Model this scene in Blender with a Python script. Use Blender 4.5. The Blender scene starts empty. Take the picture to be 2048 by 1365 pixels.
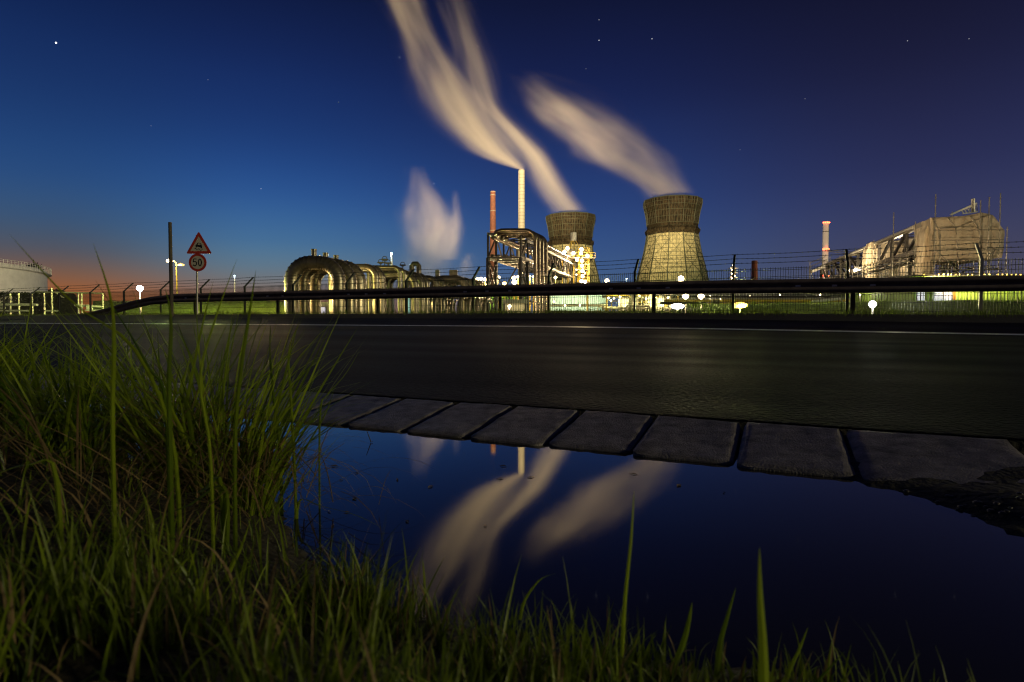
import bpy, math, random
from mathutils import Vector, Matrix, noise
R = math.radians
random.seed(7)
scn = bpy.context.scene
COL = scn.collection

# ------------------------------------------------------------------ camera
CAMZ, PITCH, F = 0.28, R(1.88), 1140.0
cam_d = bpy.data.cameras.new("camera")
cam = bpy.data.objects.new("camera", cam_d)
COL.objects.link(cam)
cam.location = (0, 0, CAMZ)
cam.rotation_euler = (R(90) - PITCH, 0, 0)
cam_d.sensor_width = 36.0
cam_d.lens = 36.0 * F / 2048.0
cam_d.clip_start, cam_d.clip_end = 0.01, 20000
cam_d.dof.use_dof = True
cam_d.dof.focus_distance = 2.0
cam_d.dof.aperture_fstop = 10.0
scn.camera = cam
scn.view_settings.view_transform = 'Standard'
scn.view_settings.look = 'None'
scn.view_settings.exposure = 0.0
scn.render.engine = 'CYCLES'
cy = scn.cycles
cy.use_denoising = True
cy.pixel_filter_type = 'BLACKMAN_HARRIS'
cy.filter_width = 1.1
cy.denoiser = 'OPENIMAGEDENOISE'
cy.denoising_input_passes = 'RGB_ALBEDO_NORMAL'
cy.denoising_prefilter = 'ACCURATE'
cy.max_bounces = 6
cy.diffuse_bounces = 2
cy.glossy_bounces = 3
cy.transparent_max_bounces = 8
cy.volume_bounces = 0
cy.volume_step_rate = 1.0
cy.volume_max_steps = 128
cy.sample_clamp_indirect = 3.0
cy.caustics_reflective = False
cy.caustics_refractive = False


def lin(c):
    return tuple(((v / 255.0) / 12.92 if v / 255.0 <= 0.04045 else ((v / 255.0 + 0.055) / 1.055) ** 2.4) for v in c) + (1.0,)


# ------------------------------------------------------------------ world: dusk sky, glow low on the left
world = bpy.data.worlds.new("World")
scn.world = world
world.use_nodes = True
nt = world.node_tree
nt.nodes.clear()
N = nt.nodes.new


def L(a, b):
    nt.links.new(a, b)


def mnode(op, a, b=None, c=None, clamp=False):
    n = nt.nodes.new('ShaderNodeMath')
    n.operation = op
    n.use_clamp = clamp
    for i, v in enumerate((a, b, c)):
        if v is None:
            continue
        if isinstance(v, (int, float)):
            n.inputs[i].default_value = v
        else:
            nt.links.new(v, n.inputs[i])
    return n.outputs[0]


geo = N('ShaderNodeTexCoord')
nrm = N('ShaderNodeVectorMath'); nrm.operation = 'NORMALIZE'
L(geo.outputs['Generated'], nrm.inputs[0])
sep = N('ShaderNodeSeparateXYZ'); L(nrm.outputs[0], sep.inputs[0])
zz = mnode('MULTIPLY', sep.outputs[2], 1.0, clamp=True)
hor = mnode('SQRT', mnode('MAXIMUM', mnode('SUBTRACT', 1.0, mnode('MULTIPLY', sep.outputs[2], sep.outputs[2])), 1e-4))
saz = mnode('DIVIDE', sep.outputs[0], hor)
SKY = [
    (-0.63, [(0, (168, 94, 42)), (.04, (156, 92, 50)), (.07, (116, 90, 74)), (.10, (78, 84, 96)), (.14, (58, 86, 118)), (.20, (38, 76, 130)), (.28, (27, 60, 120)), (.36, (20, 46, 103)), (.42, (15, 36, 86)), (.48, (11, 26, 68)), (.8, (6, 10, 30))]),
    (-0.40, [(0, (156, 98, 60)), (.035, (138, 98, 76)), (.06, (116, 112, 110)), (.09, (94, 120, 138)), (.13, (68, 112, 152)), (.20, (42, 84, 148)), (.28, (28, 62, 128)), (.36, (22, 47, 108)), (.42, (18, 36, 88)), (.48, (14, 27, 70)), (.8, (6, 10, 30))]),
    (0.10, [(0, (88, 98, 116)), (.06, (70, 96, 134)), (.12, (54, 84, 134)), (.20, (40, 66, 124)), (.32, (27, 43, 98)), (.40, (21, 32, 80)), (.48, (17, 24, 60)), (.8, (6, 8, 26))]),
    (0.61, [(0, (86, 80, 92)), (.08, (70, 70, 92)), (.15, (55, 60, 95)), (.22, (42, 47, 86)), (.32, (31, 34, 70)), (.40, (24, 26, 57)), (.48, (17, 18, 42)), (.8, (6, 7, 22))]),
]
cur = None
prev = None
for az, stops in SKY:
    r = N('ShaderNodeValToRGB'); L(zz, r.inputs[0])
    r.color_ramp.interpolation = 'B_SPLINE'
    els = r.color_ramp.elements
    while len(els) < len(stops):
        els.new(0.5)
    for e, (p, c) in zip(els, stops):
        if p >= .25:      # deep, slightly greyed blue higher up
            g_ = sum(c) / 3
            c = tuple((v * .93 + g_ * .07) * .93 for v in c)
        e.position = p; e.color = lin(c)
    if cur is None:
        cur, prev = r.outputs[0], az
        continue
    mr = N('ShaderNodeMapRange'); mr.interpolation_type = 'SMOOTHSTEP'
    L(saz, mr.inputs[0]); mr.inputs[1].default_value = prev; mr.inputs[2].default_value = az
    mx = N('ShaderNodeMix'); mx.data_type = 'RGBA'
    L(mr.outputs[0], mx.inputs[0]); L(cur, mx.inputs[6]); L(r.outputs[0], mx.inputs[7])
    cur, prev = mx.outputs[2], az
# the half of the sky away from the afterglow is darker
bk = N('ShaderNodeMapRange'); L(sep.outputs[1], bk.inputs[0])
bk.inputs[1].default_value = 0.2; bk.inputs[2].default_value = -0.5
bk.inputs[3].default_value = 1.0; bk.inputs[4].default_value = 0.25


def pix_dir(x, y):
    cx, cu = (x - 1024) / F, (682.5 - y) / F
    return Vector((cx, math.cos(PITCH) + cu * math.sin(PITCH), -math.sin(PITCH) + cu * math.cos(PITCH)))


stars = None
for (sx, sy, b, s) in [(112, 86, 7, 1.6), (799, 115, .7, 1.2), (1198, 81, .9, 1.3), (1304, 78, .8, 1.3), (522, 378, .5, 1.1), (868, 368, .35, 1.1),
                       (908, 228, .4, 1.0), (1198, 40, .5, 1.0), (1815, 82, .4, 1.1), (956, 93, .3, 1.0), (677, 205, .3, 1.0), (1172, 138, .25, 1.0),
                       (1610, 198, .2, 1.0), (1938, 78, .35, 1.0), (416, 160, .2, 1.0), (1480, 300, .2, 1.0), (302, 252, .15, 1.0)]:
    d = pix_dir(sx, sy).normalized()
    dp = N('ShaderNodeVectorMath'); dp.operation = 'DISTANCE'
    L(nrm.outputs[0], dp.inputs[0]); dp.inputs[1].default_value = d
    mr = N('ShaderNodeMapRange'); mr.interpolation_type = 'SMOOTHSTEP'
    L(dp.outputs['Value'], mr.inputs[0]); mr.inputs[1].default_value = 0.00078 * s; mr.inputs[2].default_value = 0.0002
    mr.inputs[3].default_value = 0; mr.inputs[4].default_value = b
    stars = mr.outputs[0] if stars is None else mnode('ADD', stars, mr.outputs[0])
sc1 = N('ShaderNodeVectorMath'); sc1.operation = 'SCALE'
L(cur, sc1.inputs[0]); L(bk.outputs[0], sc1.inputs['Scale'])
ad = N('ShaderNodeVectorMath'); ad.operation = 'ADD'
L(sc1.outputs[0], ad.inputs[0]); L(stars, ad.inputs[1])
bg = N('ShaderNodeBackground'); L(ad.outputs[0], bg.inputs[0]); bg.inputs[1].default_value = 1.0
wo = N('ShaderNodeOutputWorld'); L(bg.outputs[0], wo.inputs[0])

# added weak warm fill along the road from the right, no sun stands there
sd = bpy.data.lights.new("side_fill", 'SUN')
sd.energy = 0.88; sd.angle = R(3); sd.color = (1.0, 0.90, 0.52)
so = bpy.data.objects.new("side_fill", sd); COL.objects.link(so)
so.rotation_euler = Vector((.87, -.49, .15)).to_track_quat('Z', 'Y').to_euler()


# ------------------------------------------------------------------ helpers
def P(x, y, Y):
    d = pix_dir(x, y)
    return Vector((0, 0, CAMZ)) + d * (Y / d.y)


def PX(x, Y, y=600):
    return P(x, y, Y).x


def PZ(y, Y):
    return P(1024, y, Y).z


TN, TT = Vector((.424, .904, 0)).normalized(), Vector((.904, -.424, 0)).normalized()


def W(s, D, z=0.0):
    v = TT * s + TN * D
    return Vector((v.x, v.y, z))


def SD(x, y):
    v = Vector((x, y, 0))
    return v.dot(TT), v.dot(TN)


def smooth(a, b, x):
    t = max(0.0, min(1.0, (x - a) / (b - a)))
    return t * t * (3 - 2 * t)


def pl(pts, x):
    if x <= pts[0][0]:
        return pts[0][1]
    for (a, va), (b, vb) in zip(pts, pts[1:]):
        if x <= b:
            return va + (vb - va) * (x - a) / (b - a)
    return pts[-1][1]


def tag(o, label=None, cat=None, group=None, kind=None):
    if label: o['label'] = label
    if cat: o['category'] = cat
    if group: o['group'] = group
    if kind: o['kind'] = kind
    return o


def empty(name, loc, label=None, cat=None, group=None):
    o = bpy.data.objects.new(name, None)
    COL.objects.link(o)
    o.location = loc
    o.empty_display_size = 0.2
    return tag(o, label, cat, group)


class MB:
    def __init__(self):
        self.v = []; self.f = []; self.mi = []; self.m = 0

    def add(self, vs, fs):
        b = len(self.v)
        self.v += [tuple(v) for v in vs]
        self.f += [tuple(b + i for i in f) for f in fs]
        self.mi += [self.m] * len(fs)

    def box(self, lo, hi):
        x0, y0, z0 = lo; x1, y1, z1 = hi
        self.add([(x0, y0, z0), (x1, y0, z0), (x1, y1, z0), (x0, y1, z0), (x0, y0, z1), (x1, y0, z1), (x1, y1, z1), (x0, y1, z1)],
                 [(0, 3, 2, 1), (4, 5, 6, 7), (0, 1, 5, 4), (1, 2, 6, 5), (2, 3, 7, 6), (3, 0, 4, 7)])

    def frame(self, p, q, up=(0, 0, 1)):
        d = (Vector(q) - Vector(p)); d.normalize()
        u = Vector(up)
        if abs(d.dot(u)) > 0.98:
            u = Vector((TT.x, TT.y, 0)) if abs(d.z) > .9 else Vector((0, 0, 1))
        a = d.cross(u).normalized()
        return d, a, a.cross(d).normalized()

    def beam(self, p, q, w, h=None, up=(0, 0, 1)):
        h = h or w
        p, q = Vector(p), Vector(q)
        d, a, b = self.frame(p, q, up)
        o = [(-1, -1), (1, -1), (1, 1), (-1, 1)]
        vs = [p + a * (i * w / 2) + b * (j * h / 2) for i, j in o] + [q + a * (i * w / 2) + b * (j * h / 2) for i, j in o]
        self.add(vs, [(0, 1, 2, 3), (7, 6, 5, 4), (0, 4, 5, 1), (1, 5, 6, 2), (2, 6, 7, 3), (3, 7, 4, 0)])

    def tube(self, pts, r, n=10, caps=True):
        pts = [Vector(p) for p in pts]
        rs = r if isinstance(r, (list, tuple)) else [r] * len(pts)
        b0 = len(self.v)
        a = None
        vs = []; fs = []
        for i, p in enumerate(pts):
            d = (pts[min(i + 1, len(pts) - 1)] - pts[max(i - 1, 0)]).normalized()
            if a is None:
                _, a, _ = self.frame(Vector((0, 0, 0)), d)
            a = (a - d * a.dot(d)).normalized()
            c = d.cross(a)
            for k in range(n):
                t = 2 * math.pi * k / n
                vs.append(p + (a * math.cos(t) + c * math.sin(t)) * rs[i])
        for i in range(len(pts) - 1):
            for k in range(n):
                k2 = (k + 1) % n
                fs.append((i * n + k, i * n + k2, (i + 1) * n + k2, (i + 1) * n + k))
        if caps:
            fs.append(tuple(range(n - 1, -1, -1)))
            fs.append(tuple((len(pts) - 1) * n + k for k in range(n)))
        self.add(vs, fs)

    def lathe(self, prof, n=24, c=(0, 0, 0), caps=True, rot=0.0):
        vs = []; fs = []
        for r, z in prof:
            for k in range(n):
                t = 2 * math.pi * k / n + rot
                vs.append((c[0] + r * math.cos(t), c[1] + r * math.sin(t), c[2] + z))
        for i in range(len(prof) - 1):
            for k in range(n):
                k2 = (k + 1) % n
                fs.append((i * n + k, i * n + k2, (i + 1) * n + k2, (i + 1) * n + k))
        if caps:
            fs.append(tuple(range(n - 1, -1, -1)))
            fs.append(tuple((len(prof) - 1) * n + k for k in range(n)))
        self.add(vs, fs)

    def prism(self, poly, off):
        off = Vector(off); n = len(poly)
        poly = [Vector(p) for p in poly]
        self.add(poly + [p + off for p in poly], [tuple(range(n)), tuple(range(2 * n - 1, n - 1, -1))] + [(i, i + n, (i + 1) % n + n, (i + 1) % n) for i in range(n)])

    def build(self, name, m, parent=None, sm=False, bevel=0):
        me = bpy.data.meshes.new(name)
        org = Vector(parent_world(parent)) if parent else Vector((0, 0, 0))
        me.from_pydata([(v[0] - org.x, v[1] - org.y, v[2] - org.z) for v in self.v], [], self.f)
        ms = m if isinstance(m, (list, tuple)) else [m]
        for x in ms:
            me.materials.append(x)
        if len(ms) > 1:
            me.polygons.foreach_set('material_index', self.mi)
        if sm:
            me.polygons.foreach_set('use_smooth', [True] * len(me.polygons))
        me.update()
        o = bpy.data.objects.new(name, me)
        COL.objects.link(o)
        if parent:
            o.parent = parent
        if sm == 'auto':
            try:
                me.set_sharp_from_angle(angle=R(40))
            except Exception:
                pass
        if bevel:
            b = o.modifiers.new('bevel', 'BEVEL'); b.width = bevel; b.segments = 2
        return o


def parent_world(p):
    v = Vector((0, 0, 0))
    while p:
        v += p.location
        p = p.parent
    return v


def recentre(o):
    """put a one-mesh thing's origin at the middle of its base"""
    me = o.data
    xs = [v.co for v in me.vertices]
    c = Vector((sum(v.x for v in xs) / len(xs), sum(v.y for v in xs) / len(xs), min(v.z for v in xs)))
    me.transform(Matrix.Translation(-c))
    o.location = c
    return o


MATS = {}


def mat(name, col, rough=.6, metal=0.0, var=.25, scale=3.0, bump=0.0, bscale=30, emit=None, col2=None, stretch=(1, 1, 1), coat=0, trans=0, island=False, ior=None):
    if name in MATS:
        return MATS[name]
    global nt
    m = bpy.data.materials.new(name); MATS[name] = m
    m.use_nodes = True
    nt = m.node_tree
    p = nt.nodes['Principled BSDF']
    p.inputs['Roughness'].default_value = rough
    p.inputs['Metallic'].default_value = metal
    if ior: p.inputs['IOR'].default_value = ior
    tc = nt.nodes.new('ShaderNodeTexCoord')
    mp = nt.nodes.new('ShaderNodeMapping'); mp.inputs['Scale'].default_value = stretch
    L(tc.outputs['Object'], mp.inputs[0])
    nz = nt.nodes.new('ShaderNodeTexNoise'); nz.inputs['Scale'].default_value = scale; nz.inputs['Detail'].default_value = 5
    nz.inputs['Roughness'].default_value = .65
    L(mp.outputs[0], nz.inputs[0])
    mr = nt.nodes.new('ShaderNodeMapRange'); L(nz.outputs[0], mr.inputs[0])
    mr.inputs[1].default_value = .3; mr.inputs[2].default_value = .7
    src = mr.outputs[0]
    if island:
        g = nt.nodes.new('ShaderNodeNewGeometry')
        src = mnode('ADD', mnode('MULTIPLY', g.outputs['Random Per Island'], .8), mnode('MULTIPLY', src, .2))
    mx = nt.nodes.new('ShaderNodeMix'); mx.data_type = 'RGBA'
    c1 = tuple(c * (1 - var) for c in col) + (1,)
    c2 = (tuple(col2) if col2 else tuple(min(1, c * (1 + var)) for c in col)) + (1,)
    mx.inputs[6].default_value = c1; mx.inputs[7].default_value = c2
    L(src, mx.inputs[0]); L(mx.outputs[2], p.inputs['Base Color'])
    if bump:
        n2 = nt.nodes.new('ShaderNodeTexNoise'); n2.inputs['Scale'].default_value = bscale; n2.inputs['Detail'].default_value = 4
        L(tc.outputs['Object'], n2.inputs[0])
        b = nt.nodes.new('ShaderNodeBump'); b.inputs['Strength'].default_value = bump; b.inputs['Distance'].default_value = 1.0 / bscale
        L(n2.outputs[0], b.inputs['Height']); L(b.outputs[0], p.inputs['Normal'])
    if emit:
        p.inputs['Emission Color'].default_value = tuple(emit[0]) + (1,)
        p.inputs['Emission Strength'].default_value = emit[1]
    if coat:
        p.inputs['Coat Weight'].default_value = coat
    if trans:
        out = nt.nodes['Material Output']
        t = nt.nodes.new('ShaderNodeBsdfTranslucent'); L(mx.outputs[2], t.inputs[0])
        ms = nt.nodes.new('ShaderNodeMixShader'); ms.inputs[0].default_value = trans
        L(p.outputs[0], ms.inputs[1]); L(t.outputs[0], ms.inputs[2]); L(ms.outputs[0], out.inputs[0])
    return m


M_STEEL = mat('painted_steel', (.10, .085, .07), .5, .3, .3, 1.5)
M_DARK = mat('dark_steel', (.035, .030, .028), .55, .4, .3, 1.5)
M_GALV = mat('galvanised_steel', (.42, .40, .36), .45, .5, .25, 2)
M_RAIL = mat('rail_steel', (.17, .13, .125), .8, .0, .35, 4)
M_FENCE = mat('fence_paint', (.03, .035, .03), .5, .2, .2, 3)
M_INSUL = mat('pipe_cladding', (.16, .14, .105), .34, .8, .3, 1.2)
M_CONC = mat('concrete', (.33, .32, .29), .85, 0, .3, .6, bump=.2, bscale=6)
M_WOOD = mat('weathered_wood', (.07, .055, .04), .85, 0, .4, 6, stretch=(4, 4, .4))
M_WHITE = mat('white_paint', (.72, .70, .66), .5, 0, .12, .6)
M_YEL = mat('yellow_paint', (.6, .42, .06), .5, 0, .2, 2)
M_BULB_W = mat('warm_lamp', (1, .8, .5), .5, emit=((1, .74, .40), 14))
M_BULB_C = mat('cool_lamp', (1, 1, 1), .5, emit=((.95, .96, 1), 16))
M_BULB_Y = mat('sodium_lamp', (1, .8, .3), .5, emit=((1, .52, .10), 3.5))
M_BULB_R = mat('red_lamp', (1, .1, .05), .5, emit=((1, .07, .02), 14))
M_BULB_B = mat('blue_white_lamp', (.7, .9, 1), .5, emit=((.55, .82, 1), 8))


# ------------------------------------------------------------------ the ground
E_S = [(-22, .15), (-4.2, .09), (-1, .06), (3, 0), (12, -.05)]
PROF = [(1.47, .034), (1.50, .040), (2.2, .055), (6, .07), (10, .095), (11, .16), (12.2, .27), (13.0, .36), (13.6, .43), (15.5, .44), (17, .42), (24, .36), (60, .34)]
SHORE = [(-4.5, 4.4), (-2.2, 2.25), (-1.25, 1.46), (-.62, 1.06), (-.36, .86), (-.29, .72), (-.21, .61), (-.09, .53), (.03, .475), (.14, .450), (.25, .435), (.33, .36), (.8, -.4), (3.5, -3.2)]


def shore_d(x, y):
    """signed distance to the shore; positive on the grass side"""
    best = 1e9; sgn = 1
    for (ax, ay), (bx, by) in zip(SHORE, SHORE[1:]):
        dx, dy = bx - ax, by - ay
        t = max(0, min(1, ((x - ax) * dx + (y - ay) * dy) / (dx * dx + dy * dy)))
        px, py = ax + dx * t, ay + dy * t
        d = math.hypot(x - px, y - py)
        if d < best:
            best = d
            sgn = 1 if (dx * (y - ay) - dy * (x - ax)) < 0 else -1
    return best * sgn


def ground_z(x, y):
    s, D = SD(x, y)
    if D > 1.475:
        return pl(PROF, D) + pl(E_S, s) * smooth(3, 9, D)
    n = noise.noise(Vector((x * 6, y * 6, 0))) * .012 + noise.noise(Vector((x * 25, y * 25, 3))) * .004
    d = shore_d(x, y)
    left = smooth(.35, -.5, x)
    if d > 0:
        return min(.06 + .035 * left, .004 + d * (.22 + .15 * left)) + n * smooth(0, .08, d)
    z = -.03 * smooth(0, -.12, d) - .001
    # wet gravel by the right-hand kerb
    g = D - (1.13 - .95 * (s - .146))
    if s > 0.1 and g > -.06:
        z = max(z, -.004 + .022 * smooth(-.05, .16, g) + n * .9)
    # packed soil under the kerb stones
    z = max(z, -.03 + .026 * smooth(1.08, 1.22, D) + n * .3 if D > 1.08 else -1)
    if D > 1.22:
        z = max(z, -.008 + .022 * smooth(1.24, 1.46, D) + n * .4)
    return z


def grid(ss, ds, zf, conv=True):
    vs = []; fs = []
    for d in ds:
        for s in ss:
            v = W(s, d) if conv else Vector((s, d, 0))
            vs.append((v.x, v.y, zf(v.x, v.y)))
    n = len(ss)
    for j in range(len(ds) - 1):
        for i in range(n - 1):
            fs.append((j * n + i, j * n + i + 1, (j + 1) * n + i + 1, (j + 1) * n + i))
    return vs, fs


def rng(a, b, st):
    n = max(1, round((b - a) / st))
    return [a + (b - a) * i / n for i in range(n)]


M_SOIL = mat('soil', (.030, .024, .016), .9, 0, .5, 9, bump=.8, bscale=60)
ss = [-6000, -1500, -400, -150, -80, -50] + rng(-40, -8, 2) + rng(-8, -2.6, .3) + rng(-2.6, 1.6, .025) + rng(1.6, 4, .2) + rng(4, 20, 2) + [20, 40, 80, 150, 400, 1500, 6000]
ds = [-3000, -300, -30, -6, -3, -2, -1.2] + rng(-1, 1.45, .025) + [1.45, 1.47, 1.48, 1.50, 1.8, 2.2, 3, 4.5, 6, 8, 10, 11] + rng(11.4, 15.6, .35) + [16, 17, 19, 24, 40, 60, 120, 400, 1500, 6000]
b = MB(); vs, fs = grid(ss, ds, ground_z); b.add(vs, fs)
tag(b.build('ground', M_SOIL, sm=True), kind='structure')

# asphalt road lying between the kerb stones and the bank
m = mat('asphalt', (.0065, .0050, .0110), .52, 0, .65, 45, bump=.6, bscale=60)
nt = m.node_tree
p = nt.nodes['Principled BSDF']
tc = nt.nodes.new('ShaderNodeTexCoord')
mp = nt.nodes.new('ShaderNodeMapping'); mp.vector_type = 'TEXTURE'
mp.inputs['Rotation'].default_value = (0, 0, math.atan2(TT.y, TT.x)); mp.inputs['Scale'].default_value = (14, 1, 1)
L(tc.outputs['Object'], mp.inputs[0])
nz = nt.nodes.new('ShaderNodeTexNoise'); nz.inputs['Scale'].default_value = 1.3; nz.inputs['Detail'].default_value = 3
L(mp.outputs[0], nz.inputs[0])
mr = nt.nodes.new('ShaderNodeMapRange'); L(nz.outputs[0], mr.inputs[0])
mr.inputs[1].default_value = .35; mr.inputs[2].default_value = .65; mr.inputs[3].default_value = .60; mr.inputs[4].default_value = .78
L(mr.outputs[0], p.inputs['Roughness'])
p.inputs['Specular IOR Level'].default_value = .07


def road_z(x, y):
    return ground_z(x, y) + .006


b = MB()
vs, fs = grid([-400, -150, -60, -30, -15, -8, -4.2, -2, -1, 0, 1, 2, 3, 6, 12, 40, 150, 400], [1.485, 1.8, 2.2, 3, 4, 5, 6, 7, 8, 9, 10, 11, 11.6, 12.2], lambda x, y: road_z(x, y)); b.add(vs, fs)
tag(b.build('road', m, sm=True), kind='structure')
M_LINE = mat('road_paint', (.85, .85, .85), .4, 0, .3, 20)
b = MB()
sl = [-400, -150, -60, -30, -15, -8, -4.2, -2, -1, 0, 1, 2, 3, 6, 12, 40, 150]
vs = []
for s in sl:
    for d in (9.82, 10.2):
        v = W(s, d); vs.append((v.x, v.y, road_z(v.x, v.y) + .006))
b.add(vs, [(2 * i, 2 * i + 2, 2 * i + 3, 2 * i + 1) for i in range(len(sl) - 1)])
tag(b.build('road_edge_line', M_LINE), kind='structure')

# puddle
m = mat('still_water', (.020, .017, .014), .04, 0, .1, 1, ior=1.6)
b = MB()
a = [W(-9, -1.0), W(6, -1.0), W(6, 1.32), W(-9, 1.32)]
gs = rng(-9, -3, .5) + rng(-3, 2, .25) + rng(2, 6.01, .5)
b.add(*[x for x in grid(gs, rng(-1.2, 1.36, .2) + [1.36], lambda x, y: 0.0)])
tag(b.build('puddle_water', m, sm=True), kind='structure')

# ------------------------------------------------------------------ kerb stones
m_kerb = mat('kerb_concrete', (.19, .168, .172), .5, 0, .65, 22, bump=1.0, bscale=260)
m_kerb.node_tree.nodes['Principled BSDF'].inputs['Specular IOR Level'].default_value = .35
bounds = [1.01, .742, .553, .366, .190, .008, -.160, -.335, -.52, -.72, -.93, -1.15, -1.4, -1.66, -1.94, -2.25]   # X of the far corners
KX = [(x, (1.462 - .424 * x) / .904) for x in bounds]
klab = ['widest kerb slab at the far right, beside the wet gravel', 'rough kerb slab second from the right-hand end of the row',
        'near-square kerb slab third from the right-hand end of the row', 'kerb slab whose left joint points at the reflected steam of the right tower',
        'kerb slab with glittering wet edge above the reflected steam', 'rounded kerb slab right above the reflected white chimney',
        'dark kerb slab left of the reflected white chimney', 'long dark kerb slab beside the brightest blue part of the puddle',
        'kerb slab ninth from the right, next to the tall grass tips', 'sunken kerb slab just behind the tips of the tall grass',
        'kerb slab eleventh from the right, half hidden by grass blades', 'kerb slab twelfth from the right, behind the tall grass clump',
        'kerb slab thirteenth from the right, seen between grass blades', 'kerb slab fourteenth from the right, behind dense grass',
        'last kerb slab on the left, behind the thickest grass']
for i in range(len(bounds) - 1):
    s1, _ = SD(*KX[i]); s0, _ = SD(*KX[i + 1])
    gap = .006 + random.random() * .005
    s0 += gap / 2; s1 -= gap / 2
    dn, df = 1.190 + random.uniform(-.008, .008), 1.465 + random.uniform(-.008, .006)
    rc = .022
    dn -= (.035, .012, 0)[min(i, 2)]
    b = MB()
    # rounded slab outline, crowned grid
    nx, ny = 20, 26
    vs = []; fs = []
    wav = random.random() * 20
    tilt = random.uniform(-.003, .003)
    for j in range(ny + 1):
        for k in range(nx + 1):
            u, v = k / nx, j / ny
            s = s0 + (s1 - s0) * u; D = dn + (df - dn) * v
            ex = min(u, 1 - u) * (s1 - s0); ey = min(v, 1 - v) * (df - dn)
            if ex < rc and ey < rc:   # round the corners in plan
                q = math.hypot(rc - ex, rc - ey)
                if q > rc:
                    k2 = rc / q
                    du = (rc - ex) * (1 - k2); dv = (rc - ey) * (1 - k2)
                    s += du * (1 if u < .5 else -1); D += dv * (1 if v < .5 else -1)
                    ex, ey = rc - (rc - ex) * k2, rc - (rc - ey) * k2
            e = min(ex, ey) + noise.noise(Vector((s * 22, D * 22, wav))) * .0022 - max(0, noise.noise(Vector((s * 45, D * 45, wav + 5))) - .3) * .012
            e = max(e, 0) if min(ex, ey) > 0 else 0
            edge = smooth(0, .009, e)
            pt = W(s, D)
            z = .007 + .038 * v + tilt * (u - .5) - (1 - edge) * (.004 + .006 * v)
            z += noise.noise(Vector((pt.x * 30, pt.y * 30, wav))) * .0012 + noise.noise(Vector((pt.x * 80, pt.y * 80, wav))) * .0012 + noise.noise(Vector((pt.x * 9, pt.y * 9, wav))) * .0018
            vs.append((pt.x, pt.y, z))
    for j in range(ny):
        for k in range(nx):
            a = j * (nx + 1) + k
            fs.append((a, a + 1, a + nx + 2, a + nx + 1))
    rim = [k for k in range(nx + 1)] + [(j) * (nx + 1) + nx for j in range(1, ny + 1)] + [ny * (nx + 1) + k for k in range(nx - 1, -1, -1)] + [j * (nx + 1) for j in range(ny - 1, 0, -1)]
    base = len(vs)
    for r_ in rim:
        vs.append((vs[r_][0], vs[r_][1], -.06))
    for q in range(len(rim)):
        q2 = (q + 1) % len(rim)
        fs.append((rim[q2], rim[q], base + q, base + q2))
    b.add(vs, fs)
    o = b.build('kerb_stone', m_kerb, sm='auto')
    recentre(o)
    tag(o, klab[i], 'kerb stone', 'kerb stones between road and puddle')

# pebbles in the wet gravel
m = mat('wet_gravel', (.05, .042, .04), .28, 0, .6, 4, island=True)
b = MB()
for i in range(900):
    s = random.uniform(.12, 1.3); D = random.uniform(.72, 1.17)
    g = D - (1.13 - .95 * (s - .146))
    if g < random.uniform(-.06, .02) or D > 1.12: continue
    q = W(s, D); z = ground_z(q.x, q.y)
    r = random.uniform(.002, .006) * (1.6 if random.random() < .08 else 1)
    rot = random.random() * 6
    ring = []
    for kz, rr in ((-.5, .8), (.25, 1), (.7, .55)):
        for k in range(6):
            t = rot + k * math.pi / 3
            ring.append((q.x + math.cos(t) * r * rr * random.uniform(.8, 1.2), q.y + math.sin(t) * r * rr * random.uniform(.7, 1.1), z + kz * r * .8))
    b.add(ring, [(k, (k + 1) % 6, 6 + (k + 1) % 6, 6 + k) for k in range(6)] + [(6 + k, 6 + (k + 1) % 6, 12 + (k + 1) % 6, 12 + k) for k in range(6)] + [tuple(12 + k for k in range(6))])
tag(b.build('wet_gravel', m, sm=True), 'wet gravel beside the rightmost kerb slab', 'gravel', kind='stuff')

# little leaves and straws afloat near the kerb
fl_ = MB()
for i in range(26):
    x, y = random.uniform(-.35, .5), random.uniform(.75, 1.25)
    if shore_d(x, y) > -.05 or SD(x, y)[1] > 1.08: continue
    a_ = random.random() * 6.28; l_ = random.uniform(.003, .012); w_ = l_ * random.uniform(.12, .5)
    d_ = Vector((math.cos(a_), math.sin(a_), 0)); e_ = Vector((-d_.y, d_.x, 0))
    c_ = Vector((x, y, .0008))
    fl_.add([c_ - d_ * l_, c_ + e_ * w_ + Vector((0, 0, .001)), c_ + d_ * l_, c_ - e_ * w_ + Vector((0, 0, .0015))], [(0, 3, 2, 1)])
tag(fl_.build('floating_litter', mat('leaf_litter', (.16, .11, .06), .7, 0, .5, 3, island=True)), 'scattered leaf scraps floating on the puddle', 'leaf litter', kind='stuff')

# floating twig
t = MB()
q = P(742, 886, 1.32); q.z = .001
t.tube([q + Vector((-.012, .004, .030)), q + Vector((-.006, .002, .015)), q, q + Vector((.004, 0, .002))], [.0006, .0009, .0011, .0007], 6)
tag(recentre(t.build('twig', M_WOOD)), 'thin dark twig sticking out of the puddle', 'twig')

# ------------------------------------------------------------------ grass
M_GRASS = mat('grass_blade', (.08, .19, .008), .4, 0, .55, 3, island=True, trans=.5, col2=(.36, .46, .025))
M_TURF = mat('turf_blade', (.045, .11, .005), .45, 0, .5, 3, island=True, trans=.45, col2=(.24, .31, .02))
M_DRY = mat('dry_grass', (.22, .15, .07), .7, 0, .4, 3, island=True, trans=.3)
M_FARG = mat('bank_grass_blade', (.10, .14, .015), .6, 0, .45, 3, island=True, trans=.4)


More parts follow.
